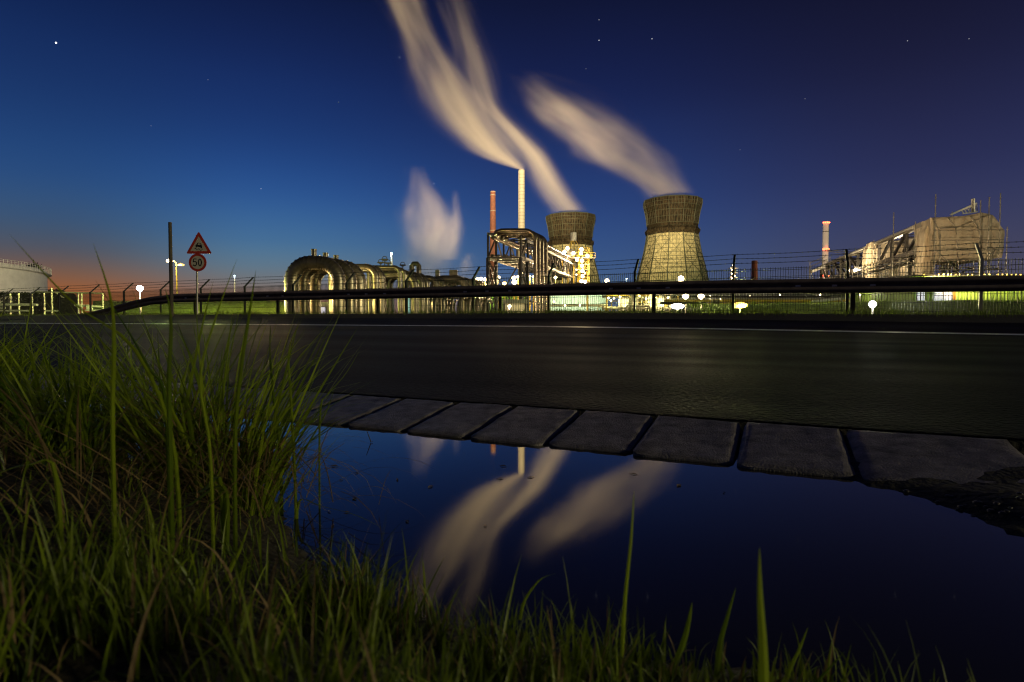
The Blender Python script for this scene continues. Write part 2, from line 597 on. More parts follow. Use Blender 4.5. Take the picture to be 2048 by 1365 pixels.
def blade(mb, root, L_, w, az, lean, droop, seg=6, twist=0.0):
    """a tapering, folded ribbon"""
    d = Vector((math.cos(az), math.sin(az), 0))
    side = Vector((-math.sin(az + twist), math.cos(az + twist), 0))
    pts = []
    p = Vector(root); ang = lean
    st = L_ / seg
    for i in range(seg + 1):
        t = i / seg
        ww = w * (0.75 + .25 * math.sin(min(1, t * 2.5) * math.pi / 2)) * (1 - t ** 2.4) + .0001
        pts.append((p.copy(), ww))
        dr = d * math.sin(ang) + Vector((0, 0, 1)) * math.cos(ang)
        p = p + dr * st
        ang += droop / seg * (0.4 + 1.2 * t)
    vs = []; fs = []
    for q, ww in pts:
        vs += [q - side * ww / 2, q + d * ww * .18, q + side * ww / 2]
    for i in range(seg):
        a = i * 3
        fs += [(a, a + 1, a + 4, a + 3), (a + 1, a + 2, a + 5, a + 4)]
    mb.add(vs, fs)


def gz(x, y):
    return ground_z(x, y) - .004


# tall tussocks on the left
tall = MB(); dry = MB()
TUS = [(-.44, .84, .07, 270, .17, .33), (-.37, .79, .035, 90, .10, .22)]
rt = random.Random(11)
for i in range(46):      # separate tufts, thinning out towards the water
    X_ = -.46 - 1.25 * rt.random() ** .8
    Y_ = .84 + (-X_ - .40) * .42 + rt.uniform(-.16, .12)
    if shore_d(X_, Y_) < .0: continue
    TUS.append((X_, Y_, rt.uniform(.02, .055), rt.randint(34, 78), .12, rt.uniform(.22, .32)))
TUS += [(-1.6, 1.50, .25, 180, .18, .30), (-2.0, 1.85, .3, 200, .18, .3), (-.62, .70, .05, 30, .05, .13)]
for (cx, cy_, rad, n, l0, l1) in TUS:
    for i in range(n):
        r_ = rad * math.sqrt(random.random()); a = random.random() * 6.283
        x, y = cx + math.cos(a) * r_, cy_ + math.sin(a) * r_
        if shore_d(x, y) < -.015: continue
        az = a + random.gauss(0, .5)
        lean = abs(random.gauss(.06, .14)) + .42 * r_ / rad
        Lh = random.uniform(l0, l1)
        if math.hypot(x, y) < .45: Lh *= .6
        k = random.random()
        if k < .16:
            blade(dry, (x, y, gz(x, y)), Lh * .8, random.uniform(.0015, .003), az, lean + .35, random.uniform(.6, 2.2), 7, random.uniform(-.6, .6))
        else:
            blade(tall, (x, y, gz(x, y)), Lh, random.uniform(.0022, .0058), az, lean, random.uniform(.05, 1.3) if k > .3 else random.uniform(1.2, 2.4), 7, random.uniform(-.9, .9))
for i in range(420):
    x, y = random.uniform(-.62, -.12), random.uniform(.26, .56)
    if shore_d(x, y) < .01: continue
    blade(tall if random.random() < .7 else dry, (x, y, gz(x, y)), random.uniform(.03, .085), random.uniform(.001, .0028), random.random() * 6.28, abs(random.gauss(.3, .4)), random.uniform(.2, 1.8), 6, random.uniform(-.9, .9))
# hanging dead strands at the front of the main tussock
for i in range(420):
    x, y = random.gauss(-.40, .06), random.gauss(.80, .05)
    blade(dry, (x, y, gz(x, y) + random.uniform(.02, .10)), random.uniform(.06, .2), random.uniform(.001, .0022), random.uniform(-2.6, .2), random.uniform(.4, 1.4), random.uniform(.8, 2.2), 6, random.uniform(-.6, .6))
for i in range(300):
    x, y = random.uniform(-.9, -.3), random.uniform(.5, .85)
    if shore_d(x, y) < 0: continue
    blade(dry, (x, y, gz(x, y) + .01), random.uniform(.06, .22), random.uniform(.001, .0026), random.uniform(-3.1, 0), random.uniform(.5, 1.4), random.uniform(.2, 1.6), 6, random.uniform(-.6, .6))


def px_blade(mb, pts, w):
    """a long blade given by where its points stand: pixel x, pixel y, distance"""
    ps = [P(*q) for q in pts]
    g_ = ground_z(ps[0].x, ps[0].y)
    if ps[0].z > g_ + .012:
        d_ = (ps[0] - ps[1]); k_ = min(.4, (ps[0].z - g_) / max(.02, -d_.z)) if d_.z < 0 else 0
        root = Vector((ps[0].x + d_.x * k_ * .5, ps[0].y + d_.y * k_ * .5, 0)); root.z = ground_z(root.x, root.y) - .01
        ps.insert(0, root)
    out = []
    n = 14
    m_ = len(ps) - 1
    for i in range(n + 1):
        t = i / n * m_; k = min(int(t), m_ - 1); u = t - k
        p0, p1, p2, p3 = ps[max(k - 1, 0)], ps[k], ps[k + 1], ps[min(k + 2, m_)]
        out.append(.5 * ((2 * p1) + (p2 - p0) * u + (2 * p0 - 5 * p1 + 4 * p2 - p3) * u * u + (3 * p1 - p0 - 3 * p2 + p3) * u ** 3))
    vs = []; fs = []
    for i, q in enumerate(out):
        ww = w * (1 - (i / n) ** 2.2) + .0001
        vs += [q - Vector((ww / 2, 0, 0)), q + Vector((0, -ww * .2, 0)), q + Vector((ww / 2, 0, 0))]
    for i in range(n):
        a = i * 3
        fs += [(a, a + 1, a + 4, a + 3), (a + 1, a + 2, a + 5, a + 4)]
    mb.add(vs, fs)


for pts, w in [
    ([(345, 880, .55), (270, 700, .5), (150, 610, .46), (18, 468, .42)], .0048),
    ([(225, 840, .5), (228, 700, .48), (222, 600, .46), (186, 486, .44)], .0045),
    ([(470, 880, .62), (482, 740, .6), (500, 620, .58), (512, 540, .56)], .0050),
    ([(590, 960, .8), (582, 800, .78), (578, 700, .78), (603, 640, .78)], .0045),
    ([(340, 900, .5), (338, 760, .5), (342, 640, .5), (330, 575, .5)], .0052),
    ([(420, 900, .55), (400, 760, .55), (430, 640, .55), (474, 518, .55)], .0036),
    ([(560, 900, .82), (548, 800, .82), (540, 710, .82), (541, 650, .82)], .005),
    ([(1243, 1330, .42), (1250, 1200, .41), (1262, 1080, .40), (1268, 982, .40)], .0030),
    ([(1528, 1400, .30), (1526, 1300, .30), (1520, 1190, .30), (1519, 1095, .30)], .0062),
    ([(1330, 1380, .42), (1365, 1290, .42), (1378, 1240, .42), (1384, 1205, .42)], .0052),
    ([(1432, 1370, .42), (1440, 1290, .42), (1456, 1230, .42), (1472, 1175, .42)], .0045),
    ([(1560, 1400, .40), (1575, 1350, .40), (1598, 1300, .40), (1616, 1255, .40)], .004),
    ([(1600, 1420, .40), (1630, 1370, .40), (1660, 1335, .40), (1690, 1303, .40)], .0036),
    ([(848, 1240, .58), (850, 1200, .58), (848, 1150, .58), (845, 1118, .58)], .0032),
    ([(1040, 1240, .52), (1050, 1200, .52), (1080, 1160, .52), (1112, 1147, .52)], .0032),
    ([(600, 1000, .8), (640, 1012, .77), (710, 1030, .74), (764, 1056, .72)], .0040),
    ([(440, 960, .6), (400, 985, .55), (300, 990, .52), (186, 1008, .5)], .0060),
    ([(450, 975, .6), (380, 1010, .55), (330, 1030, .53), (292, 1050, .52)], .0050),
    ([(110, 940, .45), (60, 930, .44), (20, 938, .43), (-30, 960, .42)], .0045),
    ([(20, 1300, .4), (30, 1200, .4), (60, 1110, .4), (75, 1040, .42)], .0042),
    ([(130, 1120, .4), (80, 1130, .4), (40, 1170, .4), (-20, 1200, .4)], .0040),
    ([(430, 1210, .5), (460, 1140, .5), (480, 1100, .5), (498, 1050, .5)], .0050),
    ([(330, 800, .6), (300, 740, .6), (255, 660, .6), (190, 560, .6)], .0040),
    ([(640, 830, .85), (655, 790, .86), (690, 750, .87), (720, 700, .88)], .003),
    ([(560, 1000, .8), (610, 900, .82), (650, 830, .84), (668, 780, .84)], .0042),
]:
    px_blade(tall, pts, w)
tag(tall.build('tall_grass', M_GRASS), 'tall green grass tussocks at the left of the puddle', 'grass', kind='stuff')

# short turf along the near shore
turf = MB()
cnt = 0
while cnt < 3600:
    x, y = random.uniform(-1.0, .75), random.uniform(.22, .95)
    d = shore_d(x, y)
    if d < -.004 or abs(x) > y * .98 + .08 or x > .30: continue
    if x > .22 and random.random() < .5: continue
    if x < -.18 and y > .40 and random.random() < .88: continue
    cl = noise.noise(Vector((x * 9, y * 9, 21)))
    if cl < random.uniform(-.45, .12) and x < .05: continue
    cnt += 1
    Lh = random.uniform(.014, .052) * (1.0 + cl) * (1.1 if x < 0 else .9)
    if random.random() < .07: Lh *= 1.5
    rr = math.hypot(x, y)
    top = CAMZ - .25 * rr
    Lh = min(Lh, max(.015, (CAMZ - gz(x, y)) * .55))
    blade(dry if random.random() < .12 else turf, (x, y, gz(x, y)), Lh, random.uniform(.0010, .0028), random.random() * 6.28, abs(random.gauss(.1, .28)), random.uniform(.1, 1.4), 5, random.uniform(-.9, .9))
tag(dry.build('dry_grass', M_DRY), 'brown withered grass strands under the tussocks', 'grass', kind='stuff')
tag(turf.build('short_grass', M_TURF), 'short green grass along the near edge of the puddle', 'grass', kind='stuff')

# grass on the bank by the guard rail and the fence
bank = MB()
for i in range(15000):
    s = random.uniform(-34, 8.5) if random.random() < .75 else random.uniform(-8, 8)
    D = random.choice((random.uniform(13.0, 14.6), random.uniform(13.3, 17), random.uniform(15, 19)))
    q = W(s, D)
    if q.y < 5: continue
    clump = noise.noise(Vector((s * .9, D * .9, 5))) + .5
    if clump < random.random() * .5: continue
    Lh = random.uniform(.05, .14) * (0.6 + clump)
    blade(bank, (q.x, q.y, ground_z(q.x, q.y) - .01), Lh, random.uniform(.006, .014), random.random() * 6.28, abs(random.gauss(.15, .25)), random.uniform(.2, 1.5), 3)
for i in range(30):       # taller weeds standing against the fence
    q = W(random.uniform(-26, 7), random.uniform(14.4, 15.8))
    for k in range(7):
        blade(bank, (q.x + random.uniform(-.05, .05), q.y, ground_z(q.x, q.y) - .01), random.uniform(.15, .38), .008, random.random() * 6.28, random.uniform(.05, .4), random.uniform(.1, .9), 4)
tag(bank.build('bank_grass', M_FARG), 'grass fringe growing on the bank under the guard rail', 'grass', kind='stuff')

# ------------------------------------------------------------------ guard rail
G0 = W(SD(PX(1705, 12.21), 12.21)[0], 14.1)
gs0 = SD(G0.x, G0.y)[0]


def gz_top(s):
    return ground_z(*W(s, 14.1).xy) + .76


rail = empty('guard_rail', W(gs0, 14.1, ground_z(G0.x, G0.y)), 'long dark steel crash barrier, sloping down to the ground at its left end', 'guard rail')
prof = [(-.0, .155), (.03, .150), (.045, .125), (.075, .105), (.08, .07), (.05, .035), (.012, .015), (.012, -.015), (.05, -.035), (.08, -.07), (.075, -.105), (.045, -.125), (.03, -.150), (0, -.155)]
b = MB()
slist = rng(-34, -22, .8) + rng(-22, 9, 1.4)
vs = []; fs = []
for s in slist:
    base = ground_z(*W(s, 14.1).xy)
    k = smooth(-20.6, -27.5, s)
    zc = base + (.76 - .155) * (1 - k) + (-.12) * k
    for (o_, z_) in prof:
        q = W(s, 14.1 - o_ - .05); vs.append((q.x, q.y, zc + z_))
n = len(prof)
for i in range(len(slist) - 1):
    for k in range(n - 1):
        fs.append((i * n + k, i * n + k + 1, (i + 1) * n + k + 1, (i + 1) * n + k))
b.add(vs, fs)
beam_o = b.build('rail_beam', M_RAIL, rail, sm=True)
sol = beam_o.modifiers.new('thick', 'SOLIDIFY'); sol.thickness = .004
b = MB()
for k in range(-6, 3):
    s = gs0 + k * 4.2
    if s < -22 or s > 8: continue
    z0 = ground_z(*W(s, 14.1).xy)
    b = MB()
    b.beam(W(s, 14.15, z0 - .1), W(s, 14.15, z0 + .70), .055, .09, up=TT)
    b.beam(W(s, 14.07, z0 + .60), W(s, 14.14, z0 + .60), .10, .12)
    b.build('rail_post', M_DARK, rail)
M_BOLT_GLINT = mat('bolt_glint', (.95, .93, .88), .4, 0, .1, 2)  # white paint stands in for the glints on the bolts
for k in range(-30, 16):
    if k % 6 not in (1, 2, 3): continue
    s = gs0 - 1.75 + k * .70
    if s < -20 or s > 6: continue
    b = MB()
    zt = gz_top(s) - .155
    b.beam(W(s - .05, 14.030, zt), W(s + .05, 14.030, zt), .014, .04)
    b.beam(W(s - .018, 14.018, zt), W(s + .018, 14.018, zt), .012, .02)
    b.build('rail_bolt', M_BOLT_GLINT, rail)

# ------------------------------------------------------------------ mesh fence with barbed wire
fence = empty('security_fence', W(-10, 15.43, .45), 'dark steel mesh fence with leaning arms and three strands of barbed wire', 'fence')
FP = [Vector((-7.97 + 2.26 * i, 20.8 - 1.06 * i, 0)) for i in range(-9, 12)]
for i, q in enumerate(FP):
    z0 = ground_z(q.x, q.y)
    b = MB()
    b.beam((q.x, q.y, z0 - .1), (q.x, q.y, 1.66), .06, .06, up=TT)
    tip = Vector((q.x, q.y, 1.64)) + TN * .40 + Vector((0, 0, .38))
    b.beam((q.x, q.y, 1.64), tip, .055, .04, up=(0, 0, 1))
    b.build('fence_post', M_GALV if abs(i - 17) < .5 else M_FENCE, fence)
for i, (p0, p1) in enumerate(zip(FP, FP[1:])):
    b = MB()
    d = (p1 - p0)
    zb = max(ground_z(p0.x, p0.y), ground_z(p1.x, p1.y)) + .03
    nb = 44
    for k in range(1, nb):
        q = p0 + d * (k / nb)
        b.beam((q.x, q.y, zb), (q.x, q.y, 1.63), .009, .009, up=TT)
    for z in [zb + .03 + .2 * j for j in range(6)] + [1.40, 1.60]:
        for off in (-.006, .006):
            o_ = TN * off
            b.beam(p0 + o_ + Vector((0, 0, z)), p1 + o_ + Vector((0, 0, z)), .009, .009)
    b.build('mesh_panel', M_FENCE, fence)
for k in range(3):
    b = MB()
    f_ = (.3, .64, .97)[k]
    off = TN * .40 * f_; z = 1.64 + .38 * f_ + .02
    pts = []
    for p0, p1 in zip(FP, FP[1:]):
        for u in (0, .25, .5, .75):
            q = p0 + (p1 - p0) * u + off
            pts.append((q.x, q.y, z - .02 * math.sin(math.pi * u) + random.uniform(-.004, .004)))
    b.tube(pts, .0055, 4)
    for q0, q1 in zip(pts, pts[1:]):
        q0, q1 = Vector(q0), Vector(q1)
        for u in (.1, .3, .5, .7, .9):
            q = q0.lerp(q1, u)
            b.beam(q + Vector((-.012, 0, -.02)), q + Vector((.012, 0, .02)), .004)
            b.beam(q + Vector((.012, 0, -.02)), q + Vector((-.012, 0, .02)), .004)
    b.build('barbed_wire', M_FENCE, fence)

# ------------------------------------------------------------------ road signs
SY = 20.3
cx = PX(398, SY, 490)
zb = ground_z(PX(394, SY), SY)
sign = empty('road_sign', (PX(394, SY), SY, zb), 'triangular slippery road warning sign above a round 50 speed limit sign on a thin pole', 'road sign')
b = MB(); b.tube([(PX(394, SY + .05), SY + .05, zb - .1), (PX(396, SY + .05), SY + .05, PZ(470, SY))], .032, 12)
b.build('pole', M_GALV, sign, sm='auto')
M_SRED = mat('sign_red', (.40, .035, .02), .4, 0, .12, 3)
M_SWH = mat('sign_white', (.46, .43, .38), .4, 0, .1, 3)
M_SBK = mat('sign_black', (.012, .012, .012), .5, 0, .1, 3)
M_SBACK = mat('sign_back', (.18, .18, .18), .5, .5, .1, 3)


def tri(cx, cz, h, rr, y, th, n=5):
    """rounded triangle, h = distance from centre to corner"""
    pts = []
    for k in range(3):
        a = math.pi / 2 + k * 2 * math.pi / 3
        c = Vector((cx + (h - 2 * rr) * math.cos(a), y, cz + (h - 2 * rr) * math.sin(a)))
        for j in range(n + 1):
            t = a - math.pi / 3 + (2 * math.pi / 3) * j / n
            pts.append(c + Vector((rr * math.cos(t), 0, rr * math.sin(t))))
    return pts


tz = P(398, 493, SY).z
TH = .53
b = MB(); b.prism(tri(cx, tz, TH, .035, SY - .01, .012), (0, .012, 0)); tp = b.build('warning_triangle', M_SRED, sign)
b = MB(); b.prism(tri(cx, tz, TH * .66, .012, SY - .014, .012), (0, .003, 0)); b.build('white_field', M_SWH, tp)


def flat(mb, pts, y, th=.003):
    mb.prism([Vector((x, y, z)) for x, z in pts], (0, th, 0))


# skidding car and its wavy tracks
b = MB()
y_ = SY - .019
ca, sa = math.cos(R(-9)), math.sin(R(-9))


def cr(x, z, ox=.005, oz=-.005):
    return (cx + ox + x * ca - z * sa, tz + oz + x * sa + z * ca)


flat(b, [cr(*q) for q in [(-.115, -.02), (-.115, .03), (-.085, .055), (.085, .055), (.115, .03), (.115, -.02)]], y_)
flat(b, [cr(*q) for q in [(-.088, .055), (-.066, .112), (-.05, .118), (-.056, .055)]], y_)
flat(b, [cr(*q) for q in [(.088, .055), (.066, .112), (.05, .118), (.056, .055)]], y_)
flat(b, [cr(*q) for q in [(-.062, .104), (-.055, .120), (.055, .120), (.062, .104)]], y_)
flat(b, [cr(*q) for q in [(-.108, -.055), (-.108, -.02), (-.07, -.02), (-.07, -.055)]], y_)
flat(b, [cr(*q) for q in [(.108, -.055), (.108, -.02), (.07, -.02), (.07, -.055)]], y_)
for ox in (-.075, .075):
    pts = []
    for k in range(13):
        t = k / 12
        pts.append((cx + ox + (t - .5) * .15, tz - .105 + .028 * math.sin(t * 7.5 + (1 if ox > 0 else 0)) - .02 * (1 if ox > 0 else 0)))
    for q0, q1 in zip(pts, pts[1:]):
        flat(b, [(q0[0], q0[1] - .009), (q1[0], q1[1] - .009), (q1[0], q1[1] + .009), (q0[0], q0[1] + .009)], y_)
b.build('skidding_car_symbol', M_SBK, tp)
rc_ = P(395.5, 525.5, SY)
b = MB()


def disc(mb, c, r, y, th, n=40):
    mb.prism([Vector((c.x + r * math.cos(2 * math.pi * k / n), y, c.z + r * math.sin(2 * math.pi * k / n))) for k in range(n)], (0, th, 0))


disc(b, rc_, .315, SY - .01, .012); rp = b.build('speed_limit_disc', M_SRED, sign)
b = MB(); disc(b, rc_, .232, SY - .014, .003); b.build('white_field', M_SWH, rp)
# numerals 50 as strokes
b = MB()


def stroke(mb, pts, w, y, closed=False):
    pts = [Vector((x, 0, z)) for x, z in pts]
    n = len(pts)
    out = []; inn = []
    for i in range(n):
        a = pts[(i - 1) % n] if (closed or i > 0) else pts[i]
        c = pts[(i + 1) % n] if (closed or i < n - 1) else pts[i]
        d = (c - a).normalized(); nn = Vector((-d.z, 0, d.x))
        out.append(pts[i] + nn * w / 2); inn.append(pts[i] - nn * w / 2)
    rg = range(n) if closed else range(n - 1)
    for i in rg:
        j = (i + 1) % n
        mb.prism([Vector((v.x, y, v.z)) for v in (out[i], out[j], inn[j], inn[i])], (0, .003, 0))


x0, z0 = rc_.x - .092, rc_.z
five = [(x0 + .062, z0 + .122), (x0 - .045, z0 + .122), (x0 - .055, z0 + .012), (x0 - .02, z0 + .036), (x0 + .02, z0 + .034), (x0 + .052, z0 + .005), (x0 + .058, z0 - .045),
        (x0 + .042, z0 - .095), (x0 + .0, z0 - .122), (x0 - .042, z0 - .108), (x0 - .062, z0 - .075)]
stroke(b, five, .034, SY - .019)
b.build('numeral', M_SBK, rp)
b = MB()
x0 = rc_.x + .088
stroke(b, [(x0 + .055 * math.cos(t) * (1 - .08 * abs(math.cos(t))), z0 + .118 * math.sin(t)) for t in [2 * math.pi * k / 28 for k in range(28)]], .034, SY - .019, True)
b.build('numeral', M_SBK, rp)

# bare wooden pole by the barrier
pY = 19.6
b = MB(); b.tube([(PX(343, pY), pY, ground_z(PX(343, pY), pY) - .1), (PX(343, pY), pY, P(343, 445, pY).z)], [.062, .055], 14)
tag(recentre(b.build('wooden_post', M_WOOD, sm='auto')), 'tall bare dark post left of the road signs', 'post')


# ------------------------------------------------------------------ lamps
def lamp(px, py, Y, label, group=None, r=.28, m=None, power=3000, col=(1, .74, .42), pole=True, arm=None, name='plant_lamp', dz=-.5, mp_=None, pr=.06, squash=(1, 1), cat='lamp'):
    r = r * .68
    c = P(px, py, Y)
    g = ground_z(c.x, c.y)
    e = empty(name, (c.x, c.y, g if pole else c.z - r - .1), label, cat, group)
    b = MB()
    n = 14
    prof_ = [(max(.002, r * math.sin(math.pi * k / 8)) * squash[0], -r * math.cos(math.pi * k / 8) * squash[1]) for k in range(9)]
    b.lathe(prof_, 12, c)
    b.build('lamp_globe', m or M_BULB_W, e, sm=True)
    b = MB()
    if pole:
        if arm:
            a = P(px + arm, py + abs(arm) * .25, Y)
            b.tube([(a.x, a.y, g), (a.x, a.y, a.z), (c.x, c.y, c.z + r * .9)], [pr, pr * .7, pr * .6], 8)
        else:
            b.tube([(c.x, c.y, g), (c.x, c.y, c.z - r * .6 * squash[1])], [pr, pr * .7], 8)
        b.build('lamp_pole', mp_ or M_GALV, e, sm='auto')
    else:
        b.beam((c.x, c.y + r, c.z + r * squash[1]), (c.x, c.y - r * .3, c.z + r * squash[1] + .03), r * 1.2, .05)
        b.beam((c.x, c.y + r * 1.05, c.z - r - .1), (c.x, c.y + r * 1.05, c.z + r * squash[1]), .06)
        b.build('lamp_bracket', M_DARK, e)
    if power:
        ld = bpy.data.lights.new('lamp_light', 'POINT')
        ld.energy = power * .22; ld.color = col; ld.shadow_soft_size = .1
        lo = bpy.data.objects.new('lamp_light', ld)
        COL.objects.link(lo); lo.parent = e
        wl = Vector((c.x, c.y - r - .15, c.z + dz * r)) - Vector(e.location)
        lo.location = wl
    return e


def spot(e, loc, target, power, ang, col=(1, .8, .5), blend=.6, size=.5):  # added spot light with no lamp body, brightening its target
    power *= .45
    ld = bpy.data.lights.new('added_spot', 'SPOT')
    ld.energy = power; ld.color = col; ld.spot_size = R(ang); ld.spot_blend = blend; ld.shadow_soft_size = size
    lo = bpy.data.objects.new('added_spot', ld)
    COL.objects.link(lo); lo.parent = e
    lo.location = Vector(loc) - Vector(e.location)
    lo.rotation_euler = (Vector(loc) - Vector(target)).to_track_quat('Z', 'Y').to_euler()
    return lo


def glow(parent, loc, power, col=(1, .82, .35), size=.2):  # added point light without a lamp of its own
    ld = bpy.data.lights.new('added_glow', 'POINT'); ld.energy = power; ld.color = col; ld.shadow_soft_size = size
    lo = bpy.data.objects.new('added_glow', ld); COL.objects.link(lo); lo.parent = parent
    lo.location = Vector(loc) - parent_world(parent)


WC = (1, .72, .38)
lamp(280, 577, 34, 'dazzling cool white lamp on a thin pole at the left, above the barrier', r=.26, m=M_BULB_C, power=2500, col=(1, .85, .6), name='street_lamp', pr=.04)
lamp(339, 522, 60, 'brighter street lamp right behind the bare wooden post', r=.38, m=M_BULB_W, power=6000, name='street_lamp', pr=.09, squash=(1.2, .7), mp_=M_YEL, arm=14)
lamp(362, 530, 62, 'dimmer street lamp between the wooden post and the road signs', r=.30, m=M_BULB_Y, power=3000, name='street_lamp', pr=.09, squash=(1.6, .6), mp_=M_YEL, arm=-9)
lamp(1745, 609, 14.8, 'dazzling cool white lamp low behind the fence, under the scaffolded bridge', r=.13, m=M_BULB_C, power=260, col=(1, .95, .8), name='street_lamp', pr=.03)
lamp(1362, 558, 95, 'bright lamp in front of the foot of the right cooling tower', r=.75, m=M_BULB_W, power=25000, name='street_lamp', pr=.12)
lamp(1371, 593, 50, 'left head of the twin lamps below the right cooling tower', 'twin lamps below the right cooling tower', r=.36, m=M_BULB_W, power=4000, name='street_lamp', squash=(1.2, .8))
lamp(1402, 593, 50, 'right head of the twin lamps below the right cooling tower', 'twin lamps below the right cooling tower', r=.36, m=M_BULB_W, power=4000, name='street_lamp', squash=(1.2, .8))
lamp(1355, 613, 19, 'wide white ground floodlight under the twin lamps', r=.17, m=M_BULB_C, power=900, col=(.95, 1, .4), name='floodlight', squash=(1.9, .8), cat='floodlight', pr=.025)
lamp(1480, 611, 17, 'wide yellow ground floodlight right of the twin lamps', r=.17, m=M_BULB_Y, power=900, col=(.95, 1, .25), name='floodlight', squash=(1.9, .8), cat='floodlight', pr=.025)
lamp(1214, 562, 90, 'single lamp with yellow mast between the two cooling towers', r=.5, m=M_BULB_W, power=6000, name='street_lamp', mp_=M_YEL, pr=.15)
lamp(1019, 613, 50, 'low lamp under the near end of the left pipe bridge', r=.22, m=M_BULB_W, power=1500, name='street_lamp')
lamp(783, 507, 70, 'bluish white lamp on a slim mast left of the low steam cloud', r=.16, m=M_BULB_B, power=500, col=(.6, .85, 1), name='mast_lamp', mp_=M_WHITE, pr=.16)
lamp(469, 552, 70, 'small dim mast lamp right of the road signs', r=.12, m=M_BULB_B, power=80, col=(.7, .85, 1), name='mast_lamp', mp_=M_WHITE, pr=.10)
lamp(1253, 558, 120, 'small bluish mast lamp left of the right cooling tower', r=.22, m=M_BULB_B, power=300, col=(.6, .85, 1), name='mast_lamp', mp_=M_WHITE, pr=.16)

# ------------------------------------------------------------------ cooling towers, chimneys
def wall_mat(name, c1, c2, sc):
    m = mat(name, c1, .8, 0, .3, .35)
    global nt
    nt = m.node_tree
    p = nt.nodes['Principled BSDF']
    tc = nt.nodes.new('ShaderNodeTexCoord')
    mp = nt.nodes.new('ShaderNodeMapping'); mp.inputs['Scale'].default_value = sc
    L(tc.outputs['Object'], mp.inputs[0])
    nz = nt.nodes.new('ShaderNodeTexNoise'); nz.inputs['Scale'].default_value = 1; nz.inputs['Detail'].default_value = 3; nz.inputs['Roughness'].default_value = .7
    L(mp.outputs[0], nz.inputs[0])
    mr = nt.nodes.new('ShaderNodeMapRange'); L(nz.outputs[0], mr.inputs[0]); mr.inputs[1].default_value = .38; mr.inputs[2].default_value = .62
    mx = nt.nodes.new('ShaderNodeMix'); mx.data_type = 'RGBA'
    mx.inputs[6].default_value = tuple(c1) + (1,); mx.inputs[7].default_value = tuple(c2) + (1,)
    L(mr.outputs[0], mx.inputs[0]); L(mx.outputs[2], p.inputs['Base Color'])
    return m


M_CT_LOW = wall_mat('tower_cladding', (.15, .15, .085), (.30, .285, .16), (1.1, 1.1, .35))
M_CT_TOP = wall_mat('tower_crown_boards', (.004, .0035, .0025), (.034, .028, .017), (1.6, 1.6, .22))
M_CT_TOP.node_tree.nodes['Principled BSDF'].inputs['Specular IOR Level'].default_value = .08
M_CT_FR = mat('tower_frame', (.020, .028, .016), .7, .1, .3, 1)


